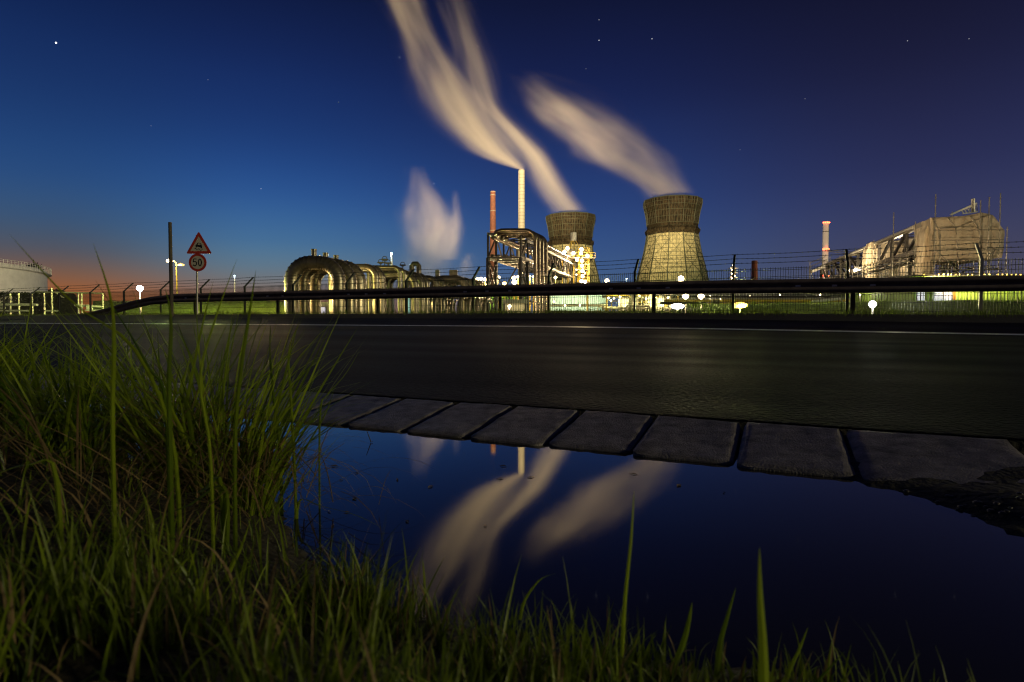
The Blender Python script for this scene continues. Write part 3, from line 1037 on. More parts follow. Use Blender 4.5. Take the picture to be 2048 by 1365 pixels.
def cooling_tower(pxc, Y, k, label, rot):
    c = P(pxc, 600, Y)
    e = empty('cooling_tower', (c.x, Y, .3), label, 'cooling tower', 'pair of cooling towers')
    H = lambda y: PZ(y, Y) - .3

    def hz(dy):   # dy in reference pixels of the right-hand tower (top edge 404 .. 644)
        return (644 - dy) / 1140 * 323 * k
    low = [(23, 0), (21.2, hz(590)), (19.6, hz(563)), (17.9, hz(536)), (15.6, hz(505)), (14.5, hz(485)), (14.0, hz(470)), (13.9, hz(462))]
    low = [(r * k, z) for r, z in low]
    n = 12
    b = MB(); b.lathe([(low[0][0] - .3, -1)] + [(r, z) for r, z in low], n, (c.x, Y, .3), caps=False, rot=rot)
    b.build('lower_shell', M_CT_LOW, e)
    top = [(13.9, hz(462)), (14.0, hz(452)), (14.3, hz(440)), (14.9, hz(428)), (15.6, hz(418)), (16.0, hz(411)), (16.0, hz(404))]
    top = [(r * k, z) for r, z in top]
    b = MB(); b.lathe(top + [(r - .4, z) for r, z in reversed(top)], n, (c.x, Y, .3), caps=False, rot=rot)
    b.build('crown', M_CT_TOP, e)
    b = MB()
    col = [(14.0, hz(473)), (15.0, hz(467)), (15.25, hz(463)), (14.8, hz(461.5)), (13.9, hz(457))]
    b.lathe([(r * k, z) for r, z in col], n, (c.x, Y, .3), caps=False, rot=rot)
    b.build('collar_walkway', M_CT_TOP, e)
    # steel frame outside
    b = MB()

    def pt(prof, i, j, u=0.0, out=.25):
        r, z = prof[i]
        t0 = 2 * math.pi * j / n + rot; t1 = 2 * math.pi * (j + 1) / n + rot
        p0 = Vector((math.cos(t0), math.sin(t0), 0)); p1 = Vector((math.cos(t1), math.sin(t1), 0))
        d = p0.lerp(p1, u)
        return Vector((c.x, Y, .3 + z)) + d * (r + out)
    fine = []
    N_ = 22
    for i in range(N_ + 1):
        z = low[0][1] + (low[-2][1] - low[0][1]) * i / N_
        r = None
        for (r0, z0), (r1, z1) in zip(low, low[1:]):
            if z0 <= z <= z1:
                r = r0 + (r1 - r0) * (z - z0) / (z1 - z0); break
        fine.append((r if r else low[-1][0], z))
    for j in range(n):
        for i in range(N_):
            b.beam(pt(fine, i, j), pt(fine, i + 1, j), .42 * k)
            b.beam(pt(fine, i, j, 0), pt(fine, i, j, 1), .20 * k)
            b.beam(pt(fine, i, j, .5, .1), pt(fine, i + 1, j, .5, .1), .14 * k)
            for u_ in (.25, .75):
                b.beam(pt(fine, i, j, u_, .04), pt(fine, i + 1, j, u_, .04), .08 * k)
            if i % 2 == 0 and i + 2 <= N_ and i > 9:
                if (i // 2) % 2 == 0:
                    b.beam(pt(fine, i, j, 0), pt(fine, i + 2, j, .5), .16 * k); b.beam(pt(fine, i, j, 1), pt(fine, i + 2, j, .5), .16 * k)
                else:
                    b.beam(pt(fine, i, j, .5), pt(fine, i + 2, j, 0), .16 * k); b.beam(pt(fine, i, j, .5), pt(fine, i + 2, j, 1), .16 * k)
        ti = top
        for i in range(1, len(ti) - 1):
            b.beam(pt(ti, i, j, 0, .1), pt(ti, i + 1, j, 0, .1), .3 * k)
            b.beam(pt(ti, i, j, 0, .1), pt(ti, i, j, 1, .1), .18 * k)
            for u in (.2, .4, .6, .8):
                b.beam(pt(ti, i, j, u, .02), pt(ti, i + 1, j, u, .02), .12 * k)
        b.beam(pt(ti, len(ti) - 1, j, 0, .1), pt(ti, len(ti) - 1, j, 1, .1), .35 * k)
        # walkway railing
        rl = [(15.2 * k, hz(463)), (15.2 * k, hz(463) + 1.2)]
        b.beam(pt(rl, 1, j, 0, 0), pt(rl, 1, j, 1, 0), .08)
        for u in (0, .5):
            b.beam(pt(rl, 0, j, u, 0), pt(rl, 1, j, u, 0), .08)
    b.build('steel_frame', M_CT_FR, e)
    return e


ct2 = cooling_tower(1343, 323, 1.0, 'nearer and larger cooling tower on the right, its lower half lit yellow green', R(8))
ct1 = cooling_tower(1141, 381, 1.03, 'smaller cooling tower behind the pipe bridge and the lit process tower', R(4))
M_BRICK = mat('chimney_brick', (.06, .019, .011), .85, 0, .4, 1.0)
M_CHW = mat('chimney_concrete', (.21, .21, .18), .7, 0, .15, .15)
M_PALE = mat('pale_chimney', (.74, .70, .64), .7, 0, .12, .15)
M_BRICK2 = mat('far_chimney_brick', (.42, .13, .07), .85, 0, .3, 1.0)
M_RING = mat('chimney_ring', (.12, .11, .10), .7, 0, .2, 1)


def chimney(name, px, py, Y, r0, r1, m_, rings, label, ringm=None, base_y=640):
    c = P(px, 600, Y); zt = P(px, py, Y).z
    e = empty(name, (c.x, Y, .3), label, 'chimney')
    b = MB(); b.lathe([(r0, -.5), (r1, zt - .3), (r1 * .8, zt - .3), (r1 * .8, zt - 3)], 28, (c.x, Y, .3), caps=False)
    b.build('shaft', m_, e, sm='auto')
    for f in rings:
        b = MB()
        z = (zt - .3) * f
        r = r0 + (r1 - r0) * f
        b.lathe([(r + .02, z - .15), (r + .14, z - .15), (r + .14, z + .15), (r + .02, z + .15)], 28, (c.x, Y, .3), caps=False)
        b.build('steel_band', ringm or M_RING, e)
    return e, c, zt


ch, cc, czt = chimney('chimney', 1043, 341, 400, 2.75, 2.15, M_CHW, [.52 + .0225 * i for i in range(21)], 'tall white concrete chimney trailing a long steam plume')
b = MB()
b.beam((cc.x - 2.0, 397.4, czt * .62), (cc.x - 2.0, 397.4, czt - 1), .25)
b.build('ladder', M_GALV, ch)
chimney('chimney', 986, 383, 350, 2.5, 1.55, M_BRICK, [.3, .5, .7, .85, .97, .995], 'slender red brick chimney left of the white chimney, without smoke', M_RING)
chimney('chimney', 1508, 522, 500, 3.0, 2.4, M_BRICK2, [.98], 'small distant red brick chimney right of the cooling towers', M_RING)
rch, rcc, rzt = chimney('chimney', 1649, 444, 300, 1.6, 1.4, M_PALE, [.3, .6, .9], 'white chimney with rings of red warning lamps beside the scaffolded bridge')
for yy, kk in ((446, 'upper'), (499, 'middle'), (552, 'lower')):
    zc = P(1649, yy, 300).z
    for j in range(5):
        t = -math.pi + math.pi * (j + .5) / 5
        b = MB()
        pc = (rcc.x + 1.62 * math.cos(t), 300 + 1.62 * math.sin(t), zc)
        b.lathe([(.05, -.35), (.33, -.15), (.33, .15), (.05, .35)], 8, pc)
        b.beam((rcc.x + 1.3 * math.cos(t), 300 + 1.3 * math.sin(t), zc - .3), (pc[0], pc[1], zc - .3), .12)
        o = b.build('warning_lamp', M_BULB_R, rch)
    ld = bpy.data.lights.new('red_glow', 'POINT'); ld.energy = 110; ld.color = (1, .08, .03); ld.shadow_soft_size = .3
    lo = bpy.data.objects.new('red_glow', ld); COL.objects.link(lo); lo.parent = rch; lo.location = (0, -3.2, zc - .3)

# added spots without visible lamps, lighting the towers, the chimneys and the steam
YG = (1, .86, .36)
spot(ct2, P(1300, 575, 250), P(1335, 545, 323), 190000, 60, YG)
spot(ct2, P(1392, 575, 262), P(1348, 545, 323), 50000, 60, (1, .85, .45))
spot(ct1, P(1100, 575, 310), P(1141, 545, 381), 130000, 60, (1, .76, .36))
spot(ct1, P(1170, 576, 330), P(1141, 545, 381), 40000, 60, (1, .76, .36))
SC = (1, .70, .35)
spot(ch, P(960, 575, 130), P(970, 230, 400), 2.1e7, 44, SC)
spot(ch, P(1080, 575, 150), P(930, 120, 400), 1.3e7, 44, SC)
spot(ct2, P(1300, 575, 110), P(1240, 290, 323), 1.25e7, 44, (1, .70, .36))
spot(ch, P(880, 580, 110), P(860, 520, 300), 4.2e6, 52, (1, .76, .36))
spot(ch, P(1020, 577, 250), P(986, 450, 350), 30000, 40, (1, .6, .35))

# ------------------------------------------------------------------ steam
def plume(name, rows, Y, label, dens, fade, wisp=1.0, seed=0.0, yoff=0.0, depth=.8, lean=0.0):
    """rows: pixel y, left x, right x of the outline, bottom first"""
    global nt
    zs = [P(1024, y, Y).z for y, _, _ in rows]
    xl = [P(l, y, Y).x for y, l, _ in rows]; xr = [P(r, y, Y).x for y, _, r in rows]
    xc = [(a + b_) / 2 for a, b_ in zip(xl, xr)]; rr = [(b_ - a) / 2 * (1.26 + .5 * i / len(xl)) for i, (a, b_) in enumerate(zip(xl, xr))]
    z0, z1 = zs[0], zs[-1]; x0, x1 = min(xc) - 1, max(xc) + 1; rm = max(rr)
    m = bpy.data.materials.new(name + '_vapour'); m.use_nodes = True
    nt = m.node_tree; nt.nodes.clear()
    tc = nt.nodes.new('ShaderNodeTexCoord')
    sp = nt.nodes.new('ShaderNodeSeparateXYZ'); L(tc.outputs['Object'], sp.inputs[0])
    t = mnode('DIVIDE', mnode('SUBTRACT', sp.outputs[2], 0.0), z1 - z0, clamp=True)

    def curve(vals):
        n = nt.nodes.new('ShaderNodeFloatCurve')
        c = n.mapping.curves[0]
        ts = [(z - z0) / (z1 - z0) for z in zs]
        c.points[0].location = (ts[0], vals[0]); c.points[1].location = (ts[-1], vals[-1])
        for a, v in zip(ts[1:-1], vals[1:-1]):
            c.points.new(a, v)
        n.mapping.update()
        L(t, n.inputs[1])
        return n, c
    nx, cx_ = curve([(v - x0) / (x1 - x0) for v in xc])
    nr, cr_ = curve([v / rm for v in rr])
    nf, cf_ = curve([pl(fade, (z - z0) / (z1 - z0)) for z in zs])
    gx = mnode('ADD', mnode('MULTIPLY', nx.outputs[0], x1 - x0), x0)      # object origin at x=0
    gr = mnode('MULTIPLY', nr.outputs[0], rm)
    dx = mnode('DIVIDE', mnode('SUBTRACT', sp.outputs[0], gx), gr)
    dy = mnode('DIVIDE', sp.outputs[1], mnode('MULTIPLY', gr, depth))
    cb = nt.nodes.new('ShaderNodeCombineXYZ'); L(mnode('ADD', dx, seed), cb.inputs[0]); L(dy, cb.inputs[1])
    L(mnode('MULTIPLY', t, 1.5), cb.inputs[2])
    nz = nt.nodes.new('ShaderNodeTexNoise'); nz.inputs['Scale'].default_value = 1.9; nz.inputs['Detail'].default_value = 2.5; nz.inputs['Roughness'].default_value = .5
    L(cb.outputs[0], nz.inputs[0])
    # the outline itself wanders a little
    rad = mnode('SQRT', mnode('ADD', mnode('MULTIPLY', dx, dx), mnode('MULTIPLY', dy, dy)))
    rad = mnode('ADD', rad, mnode('MULTIPLY', mnode('SUBTRACT', .5, nz.outputs[0]), mnode('MULTIPLY', mnode('ADD', .12, t), 1.7 * wisp)))
    mr = nt.nodes.new('ShaderNodeMapRange'); mr.interpolation_type = 'SMOOTHSTEP'
    L(rad, mr.inputs[0]); mr.inputs[1].default_value = 1.0; mr.inputs[2].default_value = .0; mr.inputs[3].default_value = 0; mr.inputs[4].default_value = 1
    d2 = mnode('POWER', mr.outputs[0], 2.6)
    fr = nt.nodes.new('ShaderNodeMapRange'); L(nz.outputs[0], fr.inputs[0]); fr.inputs[1].default_value = .32; fr.inputs[2].default_value = .68
    fr.inputs[3].default_value = 1 - .65 * wisp; fr.inputs[4].default_value = 1.0
    d = mnode('MULTIPLY', d2, fr.outputs[0])
    d = mnode('MULTIPLY', d, mnode('MULTIPLY', nf.outputs[0], dens))
    # same steam spread over a wider plume is thinner
    d = mnode('DIVIDE', mnode('MULTIPLY', d, 8.0), mnode('MAXIMUM', gr, 1.5))
    pv = nt.nodes.new('ShaderNodeVolumePrincipled')
    pv.inputs['Color'].default_value = (.97, .95, .92, 1)
    pv.inputs['Anisotropy'].default_value = 0.0
    L(d, pv.inputs['Density'])
    out = nt.nodes.new('ShaderNodeOutputMaterial'); L(pv.outputs[0], out.inputs['Volume'])
    b = MB()
    K = 26; n = 14
    vs = []
    for i in range(K + 1):
        tt = i / K
        x = nx.mapping.evaluate(cx_, tt) * (x1 - x0) + x0
        r = max(.3, nr.mapping.evaluate(cr_, tt) * rm) * 1.02
        for k in range(n):
            a = 2 * math.pi * k / n
            vs.append((x + r * math.cos(a) * 1.03, Y + yoff + r * depth * 1.03 * math.sin(a), z0 + (z1 - z0) * tt))
    fsx = [(i * n + k, i * n + (k + 1) % n, (i + 1) * n + (k + 1) % n, (i + 1) * n + k) for i in range(K) for k in range(n)]
    fsx += [tuple(range(n - 1, -1, -1)), tuple(K * n + k for k in range(n))]
    b.add(vs, fsx)
    o = b.build(name, m)
    o.data.transform(Matrix.Translation((0, -Y - yoff, -z0))); o.location = (0, Y + yoff, z0)
    tag(o, label, 'steam', 'steam plumes')
    return o


plume('steam_plume', [(340, 1039, 1050), (330, 1003, 1052), (318, 968, 1046), (300, 928, 1034), (280, 900, 1022), (260, 876, 1010), (240, 856, 998), (220, 842, 990), (200, 834, 975), (170, 826, 950),
                      (140, 818, 928), (100, 806, 902), (50, 788, 870), (0, 766, 850), (-120, 712, 800)], 400,
      'long bright steam plume streaming from the white chimney to the upper left', .23, [(0, 1.5), (.25, 1.0), (.5, .62), (.8, .36), (1, .0)], 1.0, 0.0)
plume('steam_plume', [(432, 1095, 1187), (415, 1086, 1178), (400, 1074, 1164), (370, 1054, 1142), (340, 1040, 1122), (310, 1022, 1102), (290, 1004, 1084), (260, 980, 1054), (230, 955, 1024), (200, 935, 1006),
                      (170, 922, 998), (130, 908, 986), (80, 896, 968), (30, 882, 950), (-60, 856, 920)], 381,
      'steam plume from the left cooling tower drifting behind the white chimney', .185, [(0, 1.0), (.25, .95), (.38, .5), (.5, .22), (.75, .2), (.9, .1), (1, .0)], .9, 4.3)
plume('steam_plume', [(404, 1284, 1394), (390, 1278, 1392), (370, 1258, 1378), (350, 1222, 1366), (330, 1186, 1352), (310, 1150, 1336), (290, 1136, 1310), (270, 1108, 1288), (250, 1084, 1262), (230, 1066, 1232),
                      (210, 1052, 1196), (190, 1040, 1160), (170, 1030, 1120), (150, 1020, 1080)], 323,
      'broad steam plume bending left from the right cooling tower', .22, [(0, 1.1), (.3, .9), (.55, .5), (.75, .17), (.9, .05), (1, 0)], .9, 9.1)
cloud = plume('steam_plume', [(585, 806, 914), (550, 800, 918), (510, 792, 926), (480, 790, 926), (450, 790, 926), (420, 796, 914), (390, 806, 888), (360, 812, 868), (330, 816, 852)], 300,
      'low free-standing steam cloud behind the pipe loops', .13, [(0, 1.0), (.35, 1.0), (.55, .5), (.75, .16), (1, 0)], .9, 2.2)
tongue = plume('steam_tongue', [(520, 868, 926), (490, 876, 930), (460, 886, 930), (430, 896, 926), (400, 901, 921), (380, 903, 918)], 300,
      '', .085, [(0, .3), (.3, 1.0), (.55, .35), (1, 0)], .7, 5.2)
for k_ in ('label', 'category', 'group'):
    if k_ in tongue: del tongue[k_]
tongue.parent = cloud
tongue.location = Vector(tongue.location) - Vector(cloud.location)
plume('steam_plume', [(585, 905, 960), (560, 906, 958), (540, 910, 955), (520, 915, 950), (505, 920, 945)], 290,
      'faint small steam wisp right of the low steam cloud', .10, [(0, 1.0), (.5, .6), (1, 0)], 1.0, 6.6)

# ------------------------------------------------------------------ pipe expansion loops
GB = .33


def arc_loop(xl, xr, ytop, dia, Y, dY=0.0, bend=None):
    """path of an upside-down U standing on the ground"""
    r = dia / 2
    X0, X1 = PX(xl, Y, 560), PX(xr, Y + dY, 560)
    zt = P(630, ytop, Y).z - r
    R_ = bend or min((X1 - X0) / 2, 1.35 * dia)
    pts = [(X0, Y, GB - .2), (X0, Y, zt - R_ - .6)]
    for k in range(0, 9):
        t = math.pi - (math.pi / 2) * k / 8
        pts.append((X0 + R_ + R_ * math.cos(t), Y, zt - R_ + R_ * math.sin(t)))
    m_ = X1 - R_
    for k in range(0, 9):
        t = math.pi / 2 - (math.pi / 2) * k / 8
        f = (pts[-1][0] - X0) / (X1 - X0)
        pts.append((m_ + R_ * math.cos(t), Y + dY, zt - R_ + R_ * math.sin(t)))
    pts += [(X1, Y + dY, zt - R_ - .6), (X1, Y + dY, GB - .2)]
    return pts, zt


LOOPS = [
    (583, 677, 512, .92, 38, 'big'), (606, 700, 516.5, .92, 39.5, 'big'), (628, 720, 521, .92, 41, 'big'),
    (664, 752, 528, .62, 46, 'mid'), (676, 763, 531, .62, 47.5, 'mid'),
    (738, 799, 531, .42, 55, 'thin'), (746, 809, 535, .42, 57, 'thin'),
    (752, 829, 540, .95, 60, 'mid'), (766, 842, 543, .80, 62, 'mid'), (778, 852, 545, .80, 64, 'mid'),
    (812, 872, 551, .75, 72, 'mid'), (826, 886, 554, .75, 75, 'mid'),
    (866, 932, 551, 1.1, 80, 'low'), (876, 944, 555, .9, 84, 'low'), (890, 958, 558, .9, 88, 'low'), (902, 968, 560, .9, 92, 'low'),
]
LL = ['nearest and largest lagged pipe loop, leftmost of all', 'second of the three big lagged pipe loops', 'third of the three big lagged pipe loops, furthest right of them',
      'first of the two medium pipe loops beside the big ones', 'second of the two medium pipe loops beside the big ones',
      'thin pipe loop standing tallest in the middle group', 'thin pipe loop just behind the tallest thin one',
      'wide dark pipe loop under the thin loops', 'pipe loop right behind the wide dark one', 'rightmost loop of the middle group of three',
      'left one of a pair of lower pipe loops', 'right one of a pair of lower pipe loops', 'low flat-topped pipe loop carrying two stubs',
      'low loop right behind the flat-topped one', 'third loop of the low group, near the bright lamps', 'furthest low loop, beside the bright lamp cluster']
M_INS_D = mat('pipe_cladding_dark', (.30, .25, .19), .5, .5, .3, 1.2)
for i, ((xl, xr, yt, dia, Y, kd), lb) in enumerate(zip(LOOPS, LL)):
    pts, zt = arc_loop(xl, xr, yt, dia, Y)
    e = empty('pipe_loop', ((pts[0][0] + pts[-1][0]) / 2, Y, GB), lb, 'pipe loop', 'lagged pipe expansion loops')
    b = MB(); b.tube(pts, dia / 2, 20)
    # cladding joints: thin bands
    pv = [Vector(p) for p in pts]
    for j in range(1, len(pv) - 1):
        d = (pv[j + 1] - pv[j - 1]).normalized()
        b.tube([pv[j] - d * .03, pv[j] + d * .03], dia / 2 + .03, 20)
    z = pv[1].z - .9
    while z > GB + .4:
        for q in (pv[0], pv[-1]):
            b.tube([(q.x, q.y, z - .03), (q.x, q.y, z + .03)], dia / 2 + .025, 20)
        z -= .95
    b.build('lagged_pipe', M_INSUL, e, sm='auto')
    if kd == 'big':
        xx = PX((629, 652, 673)[i], Y)
        b = MB(); b.tube([(xx, Y, zt + dia / 2 - .1), (xx, Y, zt + dia / 2 + (.42 if i == 0 else .34))], .17, 16)
        b.tube([(xx, Y, zt + dia / 2 + (.36 if i == 0 else .28)), (xx, Y, zt + dia / 2 + (.44 if i == 0 else .36))], .19, 16)
        b.build('vent_stub', M_INSUL, e, sm='auto')
    if i == 12:
        for xx in (PX(875, Y), PX(903, Y), PX(911, Y)):
            b = MB(); b.box((xx - .28, Y - .3, zt), (xx + .28, Y + .3, zt + dia / 2 + .75)); b.build('vent_stub', M_INSUL, e, bevel=.05)
    if i == 9:
        xx = PX(831, Y)
        b = MB(); b.tube([(xx - .4, Y, zt), (xx - .4, Y, zt + 1.1), (xx - .2, Y, zt + 1.35), (xx + .2, Y, zt + 1.35), (xx + .4, Y, zt + 1.1), (xx + .4, Y, zt)], .28, 12); b.build('vent_stub', M_INSUL, e, sm='auto')
    if kd == 'thin':
        for hx, hz_ in ([(762, .55), (770, .85), (777, .5)] if i == 5 else [(806, .5)]):
            xx = PX(hx, Y)
            b = MB()
            b.tube([(xx, Y, zt), (xx, Y, zt + hz_)], .05, 8)
            t_ = [(xx + .22 * math.cos(a_), Y - .05, zt + hz_ + .22 * math.sin(a_)) for a_ in [2 * math.pi * k / 12 for k in range(13)]]
            b.tube(t_, .035, 5)
            b.box((xx - .3, Y - .1, zt + hz_ - .14), (xx + .3, Y + .1, zt + hz_ - .02))
            b.build('valve', M_DARK, e)
# row of plain upright pipes further back
b0 = None
for i in range(26):
    px_ = 836 + i * 5.6 + random.uniform(-1, 1); Y = 66 + (i % 3) * 9 + i * .6
    x = PX(px_, Y); r = random.choice((.14, .2, .27, .30))
    b = MB(); b.tube([(x, Y, GB - .1), (x, Y, 2.9), (x + .15, Y + .4, 3.4), (x + .3, Y + 1.4, 3.5), (x + .6, Y + 3, 3.5)], r, 10)
    tag(recentre(b.build('upright_pipe', M_INSUL, sm='auto')), 'one of the slim upright pipes packed between the low loops and the left pipe bridge', 'pipe', 'slim upright pipes below the barrier')

# ------------------------------------------------------------------ lattice pipe bridges
BD = Vector((.31, 1, 0)).normalized()
M_CHORD = mat('bridge_steel', (.19, .165, .13), .5, .35, .3, 1.2)


def side_truss(e, A, Lg, zt, zb_, n, w=.32, m_=None, alt=True):
    b = MB()
    A = Vector(A)
    top = [A + BD * (Lg * i / n) + Vector((0, 0, zt)) for i in range(n + 1)]
    bot = [A + BD * (Lg * i / n) + Vector((0, 0, zb_)) for i in range(n + 1)]
    t = b.build
    b.beam(top[0], top[-1] + BD * .2, w, w * 1.2)
    o = b.build('top_chord', M_CHORD, e)
    b = MB(); b.beam(bot[0], bot[-1] + BD * .2, w, w * 1.2); b.build('bottom_chord', M_CHORD, e)
    b = MB()
    for i in range(n + 1):
        b.beam(bot[i] + Vector((0, 0, w * .6)), top[i] - Vector((0, 0, w * .6)), w * .75)
        if i < n:
            if (i % 2 == 0) if alt else (i >= n // 2): b.beam(bot[i], top[i + 1], w * .6)
            else: b.beam(top[i], bot[i + 1], w * .6)
    b.build('lattice', m_ or M_DARK, e)


def tower_legs(e, A, wd, zb_, m_=None, spread=.5):
    for off in (0, wd):
        for dd in (0, 3.6):
            q = Vector(A) + BD * dd + Vector((off, 0, 0))
            q2 = q + Vector((0, -spread if dd == 0 else spread, 0))
            b = MB(); b.beam((q2.x, q2.y, GB - .1), (q.x, q.y, zb_), .42, .42)
            b.build('column', m_ or M_DARK, e)
    b = MB()
    for off in (0, wd):
        q = Vector(A) + Vector((off, 0, 0)); q1 = q + BD * 3.6
        for (za, zc) in ((.5, zb_ * .5), (zb_ * .5, zb_ - .2)):
            b.beam((q.x, q.y, za), (q1.x, q1.y, zc), .16); b.beam((q1.x, q1.y, za), (q.x, q.y, zc), .16)
            b.beam((q.x, q.y, zc), (q1.x, q1.y, zc), .2)
    q = Vector(A); q1 = q + Vector((wd, 0, 0))
    b.beam((q.x, q.y, zb_ - .3), (q1.x, q1.y, .8), .2); b.beam((q1.x, q1.y, zb_ - .3), (q.x, q.y, .8), .2)
    b.beam((q.x, q.y, zb_ * .52), (q1.x, q1.y, zb_ * .52), .25)
    b.build('cross_bracing', m_ or M_DARK, e)


def bridge(pxl, Y, wd, Lg, n, ytop, ybot, label, w=.32, alt=True):
    A = P(pxl, 500, Y); A.z = 0
    zt, zb_ = P(pxl, ytop, Y).z, P(pxl, ybot, Y).z
    e = empty('pipe_bridge', (A.x, A.y, GB), label, 'pipe bridge', 'lattice pipe bridges')
    side_truss(e, A, Lg, zt, zb_, n, w, None, alt)
    side_truss(e, A + Vector((wd, 0, 0)), Lg, zt, zb_, n, w, None, alt)
    b = MB()
    for i in range(n + 1):
        q = A + BD * (Lg * i / n)
        for z in (zt, zb_):
            b.beam((q.x, q.y, z), (q.x + wd, q.y, z), .24)
        if i < n:
            q1 = A + BD * (Lg * (i + 1) / n)
            b.beam((q.x, q.y, zb_), (q1.x + wd, q1.y, zb_), .14)
            b.beam((q.x + wd, q.y, zt), (q1.x, q1.y, zt), .14)
    b.build('cross_beam', M_DARK, e)
    return e, A, zt, zb_


pb, A, zt, zb_ = bridge(976, 83, 4.75, 44, 12, 468, 516, 'dark lattice pipe bridge left of the cooling towers, topped by bent pipes')
tower_legs(pb, A, 4.75, zb_)
tower_legs(pb, A + BD * 18, 4.75, zb_)
tower_legs(pb, A + BD * 38, 4.75, zb_)
M_PIPE = mat('shiny_pipe', (.20, .155, .115), .26, .9, .25, 1)
for i, (zo, xo, r) in enumerate([(.35, .4, .26), (.35, 1.3, .22), (.35, 2.2, .26), (.35, 3.2, .2), (3.0, .5, .3), (3.0, 1.7, .3)]):
    b = MB(); q0 = A + Vector((xo, 0, zb_ + zo)); b.tube([q0 + BD * .6, q0 + BD * 44], r, 12); b.build('inner_pipe', M_PIPE, pb, sm='auto')
b = MB(); q0 = A + Vector((5.25, 0, zt + .15)); b.tube([q0 + BD * 3, q0 + BD * 44.5], .22, 12); b.build('outer_pipe', M_PIPE, pb, sm='auto')
b = MB(); q0 = A + Vector((5.2, 0, zt - .75)); b.beam(q0 + BD * 2, q0 + BD * 44, .1, .34); b.build('cable_tray', M_GALV, pb)
b = MB(); q0 = A + Vector((4.95, 0, zb_ + .1)); b.beam(q0 + BD * 2, q0 + BD * 44, .1, .34); b.build('cable_tray', M_GALV, pb)
# bent pipes over the near end
for i in range(4):
    Y = 79.3 + 1.6 * i; r = .29
    X1 = PX(1071 + 7.1 * i, Y, 520); X0 = PX(993, 79.3) + .5 * i
    zt2 = PZ(457, 79.3) - r
    R_ = 1.5
    pts = [(X0 + .6, Y + 9, zt - .3), (X0 - .15, Y + 3, zt - .2), (X0 - .3, Y + 1.5, zt2 - .35), (X0, Y + .5, zt2 - .12), (X0 + .7, Y + .08, zt2), (X0 + 1.5, Y, zt2)]
    for k in range(0, 9):
        t = math.pi / 2 * (1 - k / 8)
        pts.append((X1 - R_ + R_ * math.cos(t), Y, zt2 - R_ + R_ * math.sin(t)))
    pts += [(X1, Y, zt2 - 5), (X1, Y, GB)]
    b = MB(); b.tube(pts, r, 16); b.build('bent_pipe', M_PIPE, pb, sm='auto')
b = MB()
for z in (3.2, 7.2, 11.0):
    b.beam((PX(1060, 79), 78.9, z), (PX(1062, 79) + 3, 85, z), .2)
b.build('pipe_clamp', M_DARK, pb)

# ------------------------------------------------------------------ right: scaffolded bridge with plastic sheeting
pb2, A2, zt2, zb2 = bridge(1846, 77, 4.75, 62, 10, 449, 500, 'pale lattice pipe bridge wrapped in scaffolding on the right', .58, False)
tower_legs(pb2, A2 + BD * 1, 4.75, zb2)
tower_legs(pb2, A2 + BD * 24, 4.75, zb2)
tower_legs(pb2, A2 + BD * 48, 4.75, zb2)
for (zo, xo, r) in [(.45, .9, .22), (.45, 2.0, .25)]:
    b = MB(); q0 = A2 + Vector((xo, 0, zb2 + zo)); b.tube([q0 + BD * .6, q0 + BD * 62], r, 12); b.build('inner_pipe', M_INSUL, pb2, sm='auto')
b = MB(); q0 = A2 + Vector((-.42, 0, zt2 + .05)); b.tube([q0 + BD * 3, q0 + BD * 60], .2, 10); b.build('outer_pipe', M_GALV, pb2, sm='auto')

M_SHEET = mat('plastic_sheet', (.44, .36, .26), .42, 0, .14, .8, trans=.35, bump=.5, bscale=2.2)


M_SEAM_SHADE = mat('sheet_seam_shade', (.22, .19, .15), .7, 0, .2, 3)  # dark tone for seams and tube shadows on the sheeting


